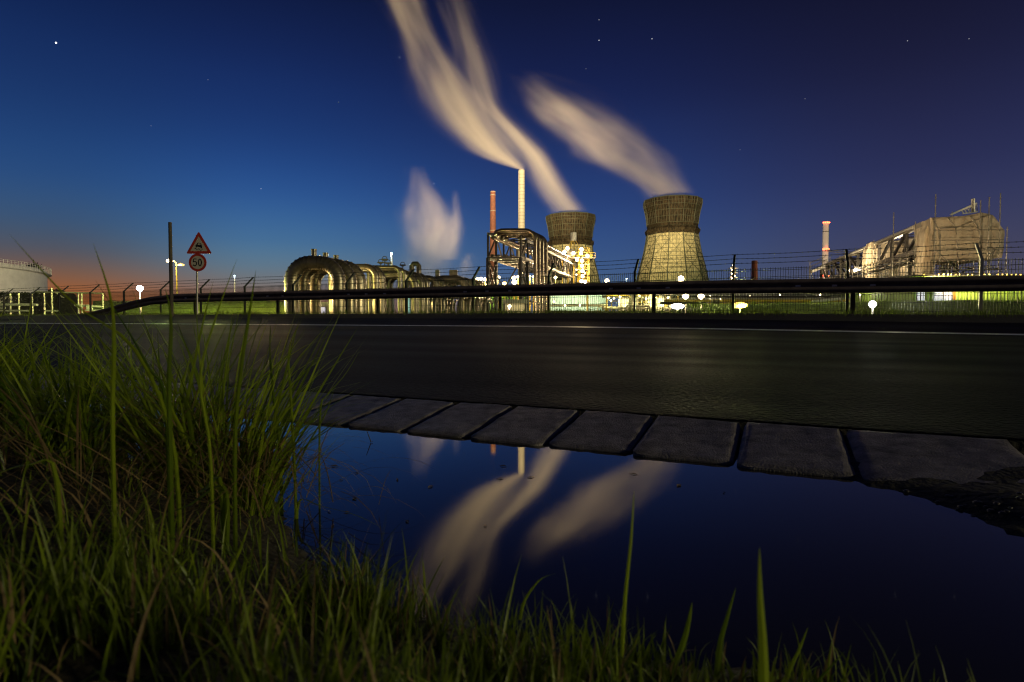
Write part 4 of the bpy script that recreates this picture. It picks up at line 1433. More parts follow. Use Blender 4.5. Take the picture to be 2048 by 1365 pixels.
def sheet_box(name, outline, Y, depth, label, shade_rods=False):
    """creased plastic stretched over a frame: outline in pixels"""
    b = MB()
    pts = [P(x, y, Y) for x, y in outline]
    c = sum(pts, Vector()) / len(pts)
    n = len(pts)
    K = 14
    rings = []
    # front membrane: subdivided fan with creases
    vs = []; fs = []
    fine = []
    for i in range(n):
        p0, p1 = pts[i], pts[(i + 1) % n]
        m_ = max(2, int((p1 - p0).length / .35))
        for k in range(m_):
            q = p0.lerp(p1, k / m_)
            w = noise.noise(Vector((q.x * 1.3, q.z * 1.3, 7))) * .10
            fine.append(q + Vector((w, 0, w * .6)))
    nf = len(fine)
    S = 12
    for s in range(S):
        f = 1 - s / S
        for q in fine:
            p = c.lerp(q, f)
            w = noise.noise(Vector((p.x * .9, p.z * .5, 1))) * .13 + noise.noise(Vector((p.x * 2.4, p.z * 1.3, 4))) * .08
            vs.append((p.x, p.y - (w + .15) * min(1, s * .8), p.z))
    vs.append((c.x, c.y - .2, c.z))
    for s in range(S - 1):
        for k in range(nf):
            k2 = (k + 1) % nf
            fs.append((s * nf + k, s * nf + k2, (s + 1) * nf + k2, (s + 1) * nf + k))
    for k in range(nf):
        fs.append(((S - 1) * nf + k, (S - 1) * nf + (k + 1) % nf, S * nf))
    b.add(vs, fs)
    vs = []; fs = []
    for s in range(K + 1):
        for q in fine:
            w = noise.noise(Vector((q.x * 1.1, s * .6, q.z * 1.1))) * .09
            d = q + BD * (depth * s / K)
            dirc = (q - c).normalized()
            vs.append(d + dirc * (w if 0 < s < K else 0) - dirc * .12 * (1 if s % 7 else 0))
    for s in range(K):
        for k in range(nf):
            k2 = (k + 1) % nf
            fs.append((s * nf + k, s * nf + k2, (s + 1) * nf + k2, (s + 1) * nf + k))
    fs.append(tuple(K * nf + k for k in range(nf)))
    b.add(vs, fs)
    o = b.build(name, M_SHEET, sm='auto')
    recentre(o)
    if shade_rods:  # dark rods stand for seams and the shadows of scaffolding inside
        for ln in ([(1897, 437), (1911, 456), (1913, 470)], [(1913, 482), (1916, 500), (1916, 517)], [(1941, 434), (1954, 452), (1961, 478)], [(1961, 482), (1959, 500), (1958, 515)], [(1880, 458), (1915, 455), (1950, 442), (1978, 431)], [(1866, 440), (1876, 456), (1879, 478)]):
            b = MB(); b.tube([P(x, y, Y - .42) for x, y in ln], .07, 6)
            b.build('seam_shade', M_SEAM_SHADE, o)
    return tag(o, label, 'plastic sheeting', 'plastic sheeting on the scaffolding')


sheet_box('plastic_sheeting', [(1866, 522), (1862, 470), (1860, 436), (1898, 434), (1930, 432), (1962, 425), (1986, 430), (1998, 446), (2009, 462), (2007, 500), (2004, 516), (1940, 523)], 74, 5.5,
          'large box of creased plastic sheeting over the near end of the scaffolded bridge', shade_rods=True)
sheet_box('plastic_sheeting', [(1842, 558), (1840, 530), (1846, 500), (1850, 462), (1861, 438), (1873, 462), (1874, 500), (1871, 530), (1866, 553), (1855, 563)], 75.2, 2.2,
          'narrow loose plastic curtain hanging at the left end of the large sheeted box')
sheet_box('plastic_sheeting', [(1737, 557), (1731, 530), (1733, 500), (1741, 484), (1756, 483), (1762, 505), (1758, 535), (1752, 558)], 96, 2.0,
          'narrow plastic collar wrapped round the middle of the scaffolded bridge')
sheet_box('plastic_sheeting', [(1755, 533), (1756, 500), (1768, 484), (1828, 478), (1832, 520), (1800, 530)], 97, 1.0,
          'flat plastic sheet behind the lattice between collar and box')
sheet_box('plastic_sheeting', [(1752, 562), (1752, 536), (1838, 532), (1842, 562)], 92, 1.0,
          'low plastic screen under the middle of the scaffolded bridge')

# scaffolding
M_SCAF = mat('scaffold_tube', (.22, .20, .17), .4, .7, .3, 2)
scf = empty('scaffolding', P(1935, 600, 73), 'tube scaffolding around the large plastic sheeted box', 'scaffolding', 'scaffolds of the right-hand pipe bridge')
for (x, y0) in [(1862, 390), (1990, 388), (1968, 396), (1951, 402), (1873, 470), (2005, 455), (1972, 500), (1910, 520), (1940, 522), (1890, 520)]:
    for Yd in ((72.6,) if x not in (1862, 1990) else (72.6, 80.5)):
        x_ = PX(x, 73)
        b = MB(); zt_ = P(x, y0, 73).z - (.8 if Yd > 75 else 0)
        b.tube([(x_, Yd, GB), (x_, Yd, zt_)], .055, 8)
        z = 2.0
        while z < zt_:
            b.tube([(x_, Yd, z - .03), (x_, Yd, z + .03)], .12, 8); z += 1.0
        b.build('standard', M_SCAF, scf)
for (x0, x1, y) in [(1868, 2008, 461), (1862, 2007, 481), (1858, 2007, 501), (1862, 2006, 521), (1866, 2004, 540), (1872, 2004, 548), (1866, 2004, 598), (1872, 1990, 535)]:
    b = MB(); q0, q1 = P(x0, y, 72.5), P(x1, y - 1, 72.5); b.tube([q0, q1], .055, 8); b.build('ledger', M_SCAF, scf)
for (x0, y0, x1, y1) in [(1872, 500, 1915, 545), (1915, 545, 1935, 520), (1872, 590, 1935, 540), (1880, 548, 1950, 612), (1900, 560, 1985, 615), (1985, 560, 1905, 615), (1990, 500, 1960, 560)]:
    b = MB(); b.tube([P(x0, y0, 72.3), P(x1, y1, 72.3)], .05, 8); b.build('brace', M_SCAF, scf)
for i in range(16):
    x = random.uniform(1880, 2000)
    b = MB(); q = P(x, random.choice((530, 536, 542)), 73); b.beam(q, q + Vector((random.uniform(.6, 2), random.uniform(0, 3), 0)), .3, .05)
    b.build('scaffold_board', M_WOOD, scf)
sc2 = empty('scaffolding', P(1760, 600, 95), 'long scaffold walkway climbing along the lattice of the right-hand bridge', 'scaffolding', 'scaffolds of the right-hand pipe bridge')
for off, nm in ((-1.1, 1), (-2.0, 2)):
    q0 = A2 + Vector((off, 0, 0))
    for i in range(21):
        q = q0 + BD * (3.0 * i)
        b = MB(); zt_ = (zt2 + .35) if nm == 1 and i % 6 == 0 else zb2 + .6 - (1.0 if nm == 2 else 0)
        b.tube([(q.x, q.y, GB), (q.x, q.y, zt_)], .055, 6); b.build('standard', M_SCAF, sc2)
    for z in ((zb2 - 1.6, zb2 - 1.1, zb2 - .5) if nm == 2 else (zb2 - 1.8, zb2 - .9, 4.2, 2.2)):
        b = MB(); b.tube([q0 + BD * -.5 + Vector((0, 0, z)), q0 + BD * 61 + Vector((0, 0, z))], .05, 6); b.build('ledger', M_SCAF, sc2)
for i in range(18):
    q = A2 + Vector((-1.1, 0, 0)) + BD * (3.3 * i)
    b = MB(); b.tube([q + Vector((0, 0, .6)), q + BD * 3.3 + Vector((0, 0, zb2 * .55))], .05, 6); b.build('brace', M_SCAF, sc2)
    b = MB(); b.beam(q + Vector((-.45, 0, zb2 - 1.65)), q + BD * 3.0 + Vector((-.45, 0, zb2 - 1.65)), .85, .06); b.build('scaffold_board', M_WOOD, sc2)
sc3 = empty('scaffolding', P(1650, 600, 118), 'scaffold stair and landing at the far left end of the scaffolded bridge', 'scaffolding', 'scaffolds of the right-hand pipe bridge')
for (pts_) in [[(1620, 526), (1650, 514)], [(1620, 534), (1650, 521)], [(1664, 522), (1700, 515)], [(1650, 502), (1700, 509)], [(1655, 500), (1708, 505)], [(1640, 548), (1700, 520)],
               [(1640, 540), (1720, 535)], [(1660, 514), (1660, 562)], [(1620, 524), (1620, 565)], [(1645, 512), (1645, 565)], [(1680, 512), (1680, 562)], [(1622, 545), (1628, 562)], [(1655, 562), (1662, 545)]]:
    b = MB(); b.tube([P(x, y, 116) for x, y in pts_], .07, 6); b.build('standard', M_SCAF, sc3)
b = MB(); b.beam(P(1621, 544, 116), P(1648, 533, 116), 1.2, .5); b.build('landing', M_GALV, sc3)
b = MB(); q = [P(1901, 430, 76), P(1953, 407, 76), P(1955, 424, 76), P(1925, 428, 76)]
tr = empty('lattice_girder', q[0], 'short lattice girder sticking out above the large sheeted box', 'girder')
b.beam(q[0], q[1], .2); b.beam(q[3], q[2], .12)
for k in range(6):
    u = k / 5
    b.beam(q[0].lerp(q[1], .4 + .6 * u), q[3].lerp(q[2], min(1, u + .1)), .07); b.beam(q[0].lerp(q[1], min(1, .5 + .6 * u)), q[3].lerp(q[2], u), .07)
b.build('lattice', M_GALV, tr)
b = MB(); b.tube([P(1946, 425, 76), P(1946, 398, 76)], .22, 10); b.build('stub_pipe', M_GALV, tr, sm='auto')

# ------------------------------------------------------------------ lit process tower in front of the left cooling tower
PTY = 118
pt_ = empty('process_tower', P(1165, 600, PTY), 'brightly lit process tower with stacked platforms in front of the left cooling tower', 'process tower')
X0, X1 = PX(1158, PTY), PX(1177, PTY)
for (x, y) in ((X0, PTY), (X1, PTY), (X0, PTY + 2.5), (X1, PTY + 2.5)):
    b = MB(); b.beam((x, y, GB), (x, y, PZ(498, PTY)), .22); b.build('column', M_YEL, pt_)
for yy in (565, 552, 541, 530, 518, 506):
    z = PZ(yy, PTY)
    w = 1.2 if yy in (518,) else .15
    b = MB(); b.box((X0 - w, PTY - w, z), (X1 + w, PTY + 2.6 + w, z + .12)); b.build('platform', M_GALV, pt_)
    b = MB()
    for z1 in (z + .6, z + 1.1):
        b.beam((X0 - w, PTY - w, z1), (X1 + w, PTY - w, z1), .06)
    for k in range(6):
        x = X0 - w + (X1 - X0 + 2 * w) * k / 5
        b.beam((x, PTY - w, z), (x, PTY - w, z + 1.1), .06)
    b.build('railing', M_YEL, pt_)
b = MB(); b.lathe([(.3, 0), (.62, .4), (.62, 9.0), (.3, 9.4)], 18, (X0 + 1.0, PTY + 1.2, GB + 1)); b.build('vessel', M_INSUL, pt_, sm='auto')
b = MB()
for (x0, x1) in ((X0, X1),):
    zs_ = [PZ(v, PTY) for v in (575, 565, 552, 541, 530, 518, 506)]
    for j, (za, zc) in enumerate(zip(zs_, zs_[1:])):
        if j % 2: b.beam((x0, PTY - .05, za), (x1, PTY - .05, zc), .1)
        else: b.beam((x1, PTY - .05, za), (x0, PTY - .05, zc), .1)
b.build('cross_bracing', M_YEL, pt_)
hd = empty('process_vessel', P(1140, 515, 120), 'white vessel block with platforms beside the top of the lit process tower', 'vessel')
for (xa, xb, ya, yb) in ((1123, 1156, 520, 515), (1133, 1146, 514, 500)):
    b = MB(); q0 = P(xa, ya, 120); q1 = P(xb, yb, 120); b.box((q0.x, 119, q0.z), (q1.x, 122, q1.z)); b.build('platform', M_GALV, hd)
for xx in (1124, 1135, 1147, 1156):
    b = MB(); q = P(xx, 514, 120); b.beam((q.x, 119.2, GB), (q.x, 119.2, P(xx, 500, 120).z), .18); b.build('column', M_YEL, hd)
for xx, r in ((1141, .5), (1150, .35), (1130, .4)):
    q = P(xx, 560, 120); b = MB(); b.lathe([(r * .5, 0), (r, .3), (r, P(xx, 498, 120).z - .8), (r * .5, P(xx, 498, 120).z - .4)], 14, (q.x, 121, GB)); b.build('column_vessel', M_WHITE, hd, sm='auto')
wt = empty('roof_tank', P(1147, 484, 120), 'white cylindrical tank on legs in front of the left cooling tower', 'tank')
q = P(1147, 482, 120)
b = MB(); b.lathe([(.61, 0), (.62, .05), (.62, 1.65), (.4, 1.75)], 22, (q.x, 120, q.z)); b.build('tank_shell', M_WHITE, wt, sm='auto')
b = MB()
for (dx, dy, ex, ey) in ((-.5, 0, -1.3, 0), (.5, 0, 1.6, 0), (0, -.5, .3, -.8), (0, .5, 0, .8)):
    b.beam((q.x + dx, 120 + dy, q.z), (q.x + ex, 120 + ey, P(1147, 500, 120).z), .09)
b.beam((q.x - .3, 120, q.z), (q.x - .9, 120, P(1147, 505, 120).z), .3)
b.build('tank_leg', M_YEL, wt)

PG = 'lamps on the lit process tower'
for i, (x, y, lb) in enumerate([(1135, 497, 'lamp at the top left corner of the white vessel block'), (1129, 504, 'lamp just below the top left one of the vessel block'),
                                (1147, 507, 'lamp in the middle of the white vessel block'), (1163, 499, 'topmost lamp of the process tower'), (1162, 507, 'second highest lamp of the process tower'),
                                (1175, 512, 'lamp furthest to the right of the process tower'), (1154, 520, 'lamp left under the wide platform of the process tower'),
                                (1164, 522, 'lamp under the wide platform of the process tower'), (1164, 532, 'lamp on the fourth platform of the process tower'),
                                (1165, 542, 'lamp on the third platform of the process tower'), (1165, 553, 'lamp on the second platform of the process tower'),
                                (1163, 563, 'lowest left lamp of the process tower just above the barrier'), (1170, 564, 'lowest right lamp of the process tower just above the barrier'),
                                (1170, 547, 'small side lamp of the process tower'), (1153, 540, 'small lamp at the far end of the left pipe bridge'), (1153, 550, 'small lower lamp at the far end of the left pipe bridge')]):
    big = i not in (13, 14, 15)
    lamp(x, y, PTY - 2.2, lb, PG, r=.52 if big else .2, power=2600 if big else 600, pole=False, name='bulkhead_lamp', col=WC)

# cluster of lamps behind the left bridge
CG = 'cluster of lamps at the foot of the left pipe bridge'
for i, (x, y, Y, r, lb) in enumerate([
        (955, 559, 95, .40, 'leftmost upper lamp of the cluster by the left pipe bridge'), (962, 558, 95, .40, 'second upper lamp from the left of the cluster'),
        (970, 559, 95, .42, 'third upper lamp from the left of the cluster'), (958, 568, 90, .26, 'leftmost lower yellow lamp of the cluster'),
        (973, 569, 90, .34, 'second lower yellow lamp of the cluster'), (996, 556, 95, .5, 'upper bright lamp just right of the bridge columns'),
        (993, 566, 92, .3, 'lower yellow lamp just right of the bridge columns'), (1009, 567, 90, .44, 'wide yellow lamp between the bridge columns'),
        (1028, 556, 95, .46, 'upper lamp of the brightest knot under the bridge'), (1036, 554, 95, .34, 'upper right lamp of the brightest knot under the bridge'),
        (1029, 565, 90, .55, 'brightest lamp low under the middle of the bridge'), (1043, 545, 92, .38, 'lamp on a yellow post in front of the brick chimney foot'),
        (1057, 559, 95, .34, 'lamp left of the bent pipes, low'), (1067, 554, 95, .26, 'lamp close to the left of the bent pipes'),
        (1060, 553, 98, .18, 'small high lamp left of the bent pipes'), (1111, 555, 100, .36, 'lamp under the lattice right of the bent pipes')]):
    lamp(x, y, Y, lb, CG, r=r, m=M_BULB_Y if 'yellow' in lb and 'post' not in lb else M_BULB_W, power=2400, name='plant_lamp', mp_=M_YEL, pr=.1, squash=(1.15, .9), col=WC)

# distant slim column with lamps
c3 = P(1466, 560, 200)
tw = empty('slim_column', (c3.x, 200, GB), 'slim far process column with a string of small lamps left of the straight fence post', 'process column')
b = MB(); b.lathe([(.9, 0), (.9, PZ(535, 200) - .5), (.4, PZ(532, 200))], 14, (c3.x, 200, GB)); b.build('column_shell', M_INSUL, tw, sm='auto')
b = MB()
for yy in (556, 547, 538):
    z = PZ(yy, 200); b.box((c3.x - 1.6, 198.4, z), (c3.x + 1.2, 201, z + .15))
b.build('platform', M_GALV, tw)
for (x, y) in ((1466, 531), (1464, 540), (1464, 548), (1463, 557), (1469, 552)):
    lamp(x, y, 197.5, 'small lamp on the slim far process column', 'lamps on the slim far column', r=.36, power=3000, pole=False, name='bulkhead_lamp')

# ------------------------------------------------------------------ buildings beyond the fence
def corr(name, x0, x1, Y, z1, col, label, rough=.5, depth=12, pitch_=.45, roof=None, cat='shed', ya=None):
    """shed with a corrugated front wall and a flat overhanging roof"""
    Xa, Xb = PX(x0, Y), PX(x1, Y)
    e = empty(name, ((Xa + Xb) / 2, Y, GB), label, cat)
    b = MB()
    n = int((Xb - Xa) / pitch_)
    vs = []; fs = []
    for i in range(n * 4 + 1):
        x = Xa + (Xb - Xa) * i / (n * 4)
        o_ = (0, -.06, -.06, 0)[i % 4]
        vs += [(x, Y + o_, GB - .1), (x, Y + o_, z1)]
    for i in range(n * 4):
        fs.append((2 * i, 2 * i + 2, 2 * i + 3, 2 * i + 1))
    b.add(vs, fs)
    b.add([(Xa, Y, GB - .1), (Xa, Y + depth, GB - .1), (Xb, Y + depth, GB - .1), (Xb, Y, GB - .1), (Xa, Y, z1), (Xa, Y + depth, z1), (Xb, Y + depth, z1), (Xb, Y, z1)],
          [(0, 1, 5, 4), (1, 2, 6, 5), (2, 3, 7, 6)])
    b.build('wall', col, e)
    b = MB(); b.box((Xa - .4, Y - .35, z1), (Xb + .4, Y + depth + .4, z1 + .14)); b.build('roof', roof or M_GALV, e)
    return e, Xa, Xb


M_GREEN = mat('green_cladding', (.24, .36, .06), .5, .1, .25, 1, stretch=(1, 1, .2))
M_GREY = mat('grey_cladding', (.33, .32, .31), .5, .2, .2, 1, stretch=(1, 1, .2))
M_TEAL = mat('teal_cladding', (.30, .48, .44), .5, .1, .15, 1, stretch=(1, 1, .2))
M_ORANGE = mat('orange_cladding', (.5, .22, .04), .5, .1, .2, 1)
M_OPEN = mat('bright_interior', (.8, .8, .85), .5, emit=((.80, .80, 1.0), .75))
M_OPENW = mat('warm_interior', (.5, .45, .3), .5, emit=((1, .74, .35), .35))
zs_ = P(1900, 553, 62).z
sh, Xa, Xb = corr('green_shed', 1826, 2130, 62, zs_, M_GREEN, 'long low green corrugated shed under the scaffolded bridge at the right', roof=M_DARK)
for (xa, xb) in ((1833, 1850), (1868, 1905)):
    b = MB(); b.box((PX(xa, 61.8), 61.80, 1.0), (PX(xb, 61.8), 61.88, 4.4)); f_ = b.build('lit_gate', M_OPEN, sh)
    b = MB()
    for z in (1.9, 3.2): b.beam((PX(xa, 61.7), 61.7, z), (PX(xb, 61.7), 61.7, z), .07)
    for x in (xa, (xa + xb) / 2, xb): b.beam((PX(x, 61.7), 61.7, .4), (PX(x, 61.7), 61.7, 4.4), .07)
    b.build('gate_frame', M_DARK, f_)
b = MB(); b.box((PX(1905, 61.8), 61.78, .4), (PX(1911, 61.8), 61.86, 4.4)); b.build('orange_panel', M_ORANGE, sh)
for i, x in enumerate([1848, 1878, 1887, 1896, 1903, 1911, 1919, 1936, 1944, 1969, 1979, 1996, 2005, 2014, 2023, 2032, 2041]):
    lamp(x, 549.5, 61.3, 'small dome lamp in the row along the edge of the green shed roof', 'row of dome lamps on the green shed roof', r=.11, m=M_BULB_Y, power=70 if i % 2 else 0, col=(.9, .95, .25), pole=False, name='dome_lamp')
for x in (1800, 1880, 1935, 1990, 2040, 2090):
    c = P(x, 590, 58)
    ld = bpy.data.lights.new('shed_front_point', 'POINT'); ld.energy = 34; ld.color = (.68, 1, .12); ld.shadow_soft_size = .15  # bare green-tinted points along the shed front, no lamp bodies
    lo = bpy.data.objects.new('shed_front_point', ld); COL.objects.link(lo); lo.parent = sh
    lo.location = Vector((c.x, 60.6, 4.4)) - Vector(sh.location)
corr('grey_shed', 1345, 1822, 76, P(1500, 572, 76).z, M_GREY, 'long grey corrugated hall hidden behind the barrier right of the twin lamps')
for x in (1420, 1500, 1560, 1640, 1720, 1790):
    lamp(x, 593 if x % 40 else 590, 70, 'small pale lamp along the front of the long grey hall', 'pale lamps along the grey hall', r=.13, m=M_BULB_W, power=220, col=(1, .85, .7), name='wall_lamp')
te, _, _ = corr('teal_hall', 1098, 1215, 96, P(1150, 570, 96).z, M_TEAL, 'pale teal corrugated hall below the left cooling tower')
for x in (1120, 1150, 1185):
    glow(te, P(x, 582, 92), 60, (.7, 1, .9))
ge, _, _ = corr('green_hall', 930, 1060, 110, P(1000, 588, 110).z, M_GREEN, 'far green fronted hall seen under the left pipe bridge')
glow(ge, P(985, 580, 104), 900, (.6, 1, .3))
for (xa, xb, Y, z0, z1, m_, lb) in ((1010, 1050, 70, .6, 2.6, M_OPENW, 'warm lit opening behind the left bridge columns'), (638, 652, 60, .5, 1.9, M_OPEN, 'pale lit gate between the legs of the big pipe loops'),
                                    (731, 739, 64, .5, 4.4, M_OPENW, 'warm lit doorway right of the big pipe loops'), (770, 775, 66, .5, 3.4, mat('orange_interior', (.8, .4, .1), .5, emit=((1, .45, .05), .8)), 'orange lit doorway between the middle pipe loops'),
                                    (810, 822, 70, .5, 3.6, mat('aqua_interior', (.4, .7, .7), .5, emit=((.45, .9, .85), .45)), 'aqua lit doorway below the wide pipe loops')):
    c = P((xa + xb) / 2, 600, Y)
    e = empty('lit_cabin', (c.x, Y, GB), lb, 'cabin')
    Xa, Xb = PX(xa, Y), PX(xb, Y)
    b = MB(); b.box((Xa - .3, Y, GB - .1), (Xb + .3, Y + 2.5, z1 + .5)); b.build('cabin_body', M_GREY, e)
    b = MB(); b.box((Xa, Y - .06, z0), (Xb, Y - .01, z1)); w_ = b.build('lit_opening', m_, e)
    b = MB()
    for z in (z0, (z0 + z1) / 2, z1): b.beam((Xa, Y - .1, z), (Xb, Y - .1, z), .06)
    for x in (Xa, Xb): b.beam((x, Y - .1, z0), (x, Y - .1, z1), .08)
    b.build('opening_frame', M_DARK, w_)

# pipework maze between the teal hall and the twin lamps
M_YP = mat('yellow_lit_pipe', (.42, .40, .30), .35, .6, .3, 2)
mz = empty('pipe_maze', P(1275, 600, 56), 'dense tangle of small pipes and valves low between the two cooling towers', 'pipework')
for i in range(34):
    Y = random.uniform(50, 62)
    x = PX(random.uniform(1208, 1345), Y)
    b = MB()
    z = random.uniform(1.6, 3.6); dx = random.uniform(.4, 2.2) * random.choice((-1, 1)); r = random.uniform(.04, .11)
    pts = [(x, Y, GB), (x, Y, z - .15), (x + .15 * (1 if dx > 0 else -1), Y, z), (x + dx, Y, z)]
    if random.random() < .7: pts += [(x + dx * 1.05, Y, z - .12), (x + dx * 1.05, Y, GB)]
    b.tube(pts, r, 8)
    if random.random() < .6:
        zc = random.uniform(.9, z)
        b.tube([(x, Y, zc - .12), (x, Y, zc + .12)], r + .09, 8)
        b.tube([(x, Y, zc), (x, Y - .3, zc)], .03, 6)
        b.tube([(x, Y - .3, zc), (x, Y - .33, zc)], .16, 10)
    b.build('small_pipe', random.choice((M_YP, M_YP, M_GALV, M_YEL)), mz, sm='auto')
for (xa, xb, z, Y, r) in ((1205, 1345, 2.9, 58, .14), (1205, 1345, 1.6, 54, .12), (1100, 1215, 1.9, 55, .12), (1100, 1340, 1.2, 50, .1), (1230, 1330, 3.8, 60, .16)):
    b = MB(); b.tube([(PX(xa, Y), Y, z), (PX(xb, Y), Y, z)], r, 10); b.build('header_pipe', M_YP, mz, sm='auto')
for xx, zz, rr_ in ((1248, 1.1, .55), (1302, 1.5, .4), (1322, 1.2, .5)):
    c = P(xx, 600, 56); b = MB(); b.lathe([(rr_ * .4, 0), (rr_, .2), (rr_, zz + 1.1), (rr_ * .4, zz + 1.4)], 16, (c.x, 56, GB)); b.build('small_vessel', M_WHITE, mz, sm='auto')
for i in range(5):
    Y = 57
    x = PX(1215 + i * 27, Y); b = MB(); b.beam((x, Y, GB), (x, Y, 4.3), .16); b.build('rack_post', M_DARK, mz)
for (x, y) in ((1217, 596), (1222, 602), (1228, 597), (1240, 594), (1254, 597), (1279, 592), (1292, 598), (1299, 592), (1312, 594), (1336, 596), (1262, 608), (1322, 610), (1108, 604), (1130, 611), (1160, 611)):
    lamp(x, y, 53 + (x % 5), 'small yellow lamp inside the tangle of pipes', 'small lamps in the pipe tangle', r=.13, m=M_BULB_W, power=420, col=(1, .9, .35), name='work_lamp', pole=False)

# pipes and yellow rail right of the twin lamps
pr_ = empty('pipe_run', P(1550, 610, 40), 'long low pipe run with yellow guard rail behind the bright ground floodlights', 'pipework')
for (xa, xb, y, Y, r, m_) in ((1330, 1700, 602, 44, .10, M_YEL), (1330, 1700, 607.5, 44, .07, M_YEL), (1440, 1700, 598, 48, .08, M_GALV), (1320, 1412, 607, 38, .09, M_INSUL), (1340, 1660, 594, 60, .09, M_DARK)):
    b = MB(); b.tube([P(xa, y, Y), P(xb, y, Y)], r, 8); b.build('run_pipe', m_, pr_, sm='auto')
b = MB(); b.tube([P(1413, 607, 38), P(1414, 609, 38), P(1414, 622, 38)], .09, 8); b.build('run_pipe', M_INSUL, pr_, sm='auto')
for i in range(28):
    q = P(1425 + i * 9.7, 602, 44); b = MB(); b.beam((q.x, 44, GB), (q.x, 44, q.z), .05); b.build('rail_post', M_YEL, pr_)
for xx in (1425, 1432, 1436):
    q = P(xx, 601, 42); b = MB(); b.tube([(q.x, 42, GB), (q.x, 42, q.z)], .12, 8); b.build('upright', M_INSUL, pr_, sm='auto')
b = MB(); b.tube([P(1624, 604, 40), P(1680, 598, 40)], .10, 8); b.tube([P(1680, 598, 40), P(1686, 607, 40)], .05, 6); b.build('slanting_pipe', M_WHITE, pr_, sm='auto')

# white walls / lower scaffolding below the right bridge
for (xa, xb, Y, ztop, lb) in ((1762, 1826, 72, 3.4, 'pale low container behind the cool white lamp'),):
    c = P((xa + xb) / 2, 600, Y); e = empty('container', (c.x, Y, GB), lb, 'container')
    b = MB(); b.box((PX(xa, Y), Y, GB), (PX(xb, Y), Y + 2.4, ztop)); b.build('container_body', M_GREY, e, bevel=.03)
    b = MB()
    for k in range(24):
        x = PX(xa, Y) + (PX(xb, Y) - PX(xa, Y)) * (k + .5) / 24; b.beam((x, Y - .02, GB + .15), (x, Y - .02, ztop - .15), .06)
    b.build('container_rib', M_GREY, e)
glow(e, P(1790, 580, 66), 28, (.85, .85, 1))
glow(e, P(1698, 580, 66), 20)

# added bare spots and glows around the right-hand bridge, warming sheeting and lattice
spot(scf, P(1900, 548, 58.5), P(1935, 480, 74), 34000, 95, (1, .74, .42))
spot(pb2, P(1742, 562, 74), P(1806, 500, 86), 15000, 85, (1, .80, .46))
spot(pb2, P(1690, 564, 90), P(1690, 520, 112), 60000, 80, (1, .80, .46))
spot(rch, P(1600, 575, 230), P(1649, 490, 300), 420000, 40, (1, .75, .5))
glow(pb2, P(1803, 505, 91), 2200, (1, .80, .5))
glow(pb2, P(1705, 540, 108), 900, (1, .80, .5))
LP = bpy.data.objects['pipe_loop']  # lights added below to brighten the pipe loops
spot(LP, P(800, 584, 33), P(700, 590, 40), 900, 90, (1, .85, .42))
glow(LP, P(738, 600, 37), 80)
glow(LP, P(650, 604, 36.5), 12)
spot(LP, P(790, 583, 36), P(840, 580, 64), 2800, 90, (1, .84, .45))
for (x, Y, pw) in ((595, 44, 90), (640, 52, 110), (710, 46, 100), (742, 58, 180), (790, 72, 240), (850, 78, 300), (905, 96, 480)):
    glow(LP, P(x, 608, Y), pw)
spot(pb, P(1130, 583, 66), P(1060, 500, 82), 8000, 90, (1, .82, .5))
spot(pb, P(1190, 583, 84), P(1110, 520, 105), 26000, 90, (1, .82, .45))
spot(pb, P(960, 583, 66), P(1010, 510, 86), 5000, 80, (1, .75, .4))

# ------------------------------------------------------------------ left: storage tank, hedge, bund, pipes
tR = 46
T_ = P(95, 560, 176); T_.z = 0
Cc = T_ + Vector((-.775, -.632, 0)) * tR
zt_ = P(95, 547, 176).z
tk = empty('storage_tank', (Cc.x, Cc.y, GB), 'huge pale storage tank at the left edge with a railed walkway round its rim', 'storage tank')
b = MB(); b.lathe([(tR, -1), (tR, zt_), (tR - .3, zt_), (tR - .3, zt_ - 3)], 120, (Cc.x, Cc.y, GB), caps=False); b.build('tank_wall', M_WHITE, tk, sm='auto')
b = MB(); b.lathe([(tR + .02, zt_ - 1.3), (tR + 1.1, zt_ - 1.1), (tR + 1.1, zt_ - .95), (tR + .02, zt_ - .95)], 120, (Cc.x, Cc.y, GB), caps=False); b.build('walkway', M_WHITE, tk)
b = MB()
for z in (zt_ + .55, zt_ + 1.05, zt_ + 1.5):
    for k in range(120):
        t0, t1 = 2 * math.pi * k / 120, 2 * math.pi * (k + 1) / 120
        b.beam((Cc.x + (tR + 1) * math.cos(t0), Cc.y + (tR + 1) * math.sin(t0), GB + z - .6), (Cc.x + (tR + 1) * math.cos(t1), Cc.y + (tR + 1) * math.sin(t1), GB + z - .6), .07)
for k in range(240):
    t0 = 2 * math.pi * k / 240
    x, y = Cc.x + (tR + 1) * math.cos(t0), Cc.y + (tR + 1) * math.sin(t0)
    b.beam((x, y, GB + zt_ - 1), (x, y, GB + zt_ + .9), .07)
b.build('railing', M_WHITE, tk)
b = MB()
for (dx, z0_, h_) in ((0, 0, 2.6), (1.2, .3, 1.8), (-1.4, .2, 2.0), (2.4, -.2, 1.2), (-2.6, 0, 1.4)):
    x = T_.x - 1.2 + dx; b.box((x - .45, T_.y - 4, zt_ + z0_), (x + .45, T_.y - 3, zt_ + z0_ + h_))
    b.beam((x, T_.y - 3.5, zt_ + h_), (x, T_.y - 3.5, zt_ + h_ + 1.2), .12)
b.box((T_.x - 4.5, T_.y - 5, zt_ - .6), (T_.x + 1.6, T_.y - 2, zt_ - .3))
for k in range(7): b.beam((T_.x - 4.5 + k, T_.y - 5, zt_ - .3), (T_.x - 4.5 + k, T_.y - 5, zt_ + 1.0), .08)
b.beam((T_.x - 4.5, T_.y - 5, zt_ + 1), (T_.x + 1.6, T_.y - 5, zt_ + 1), .08)
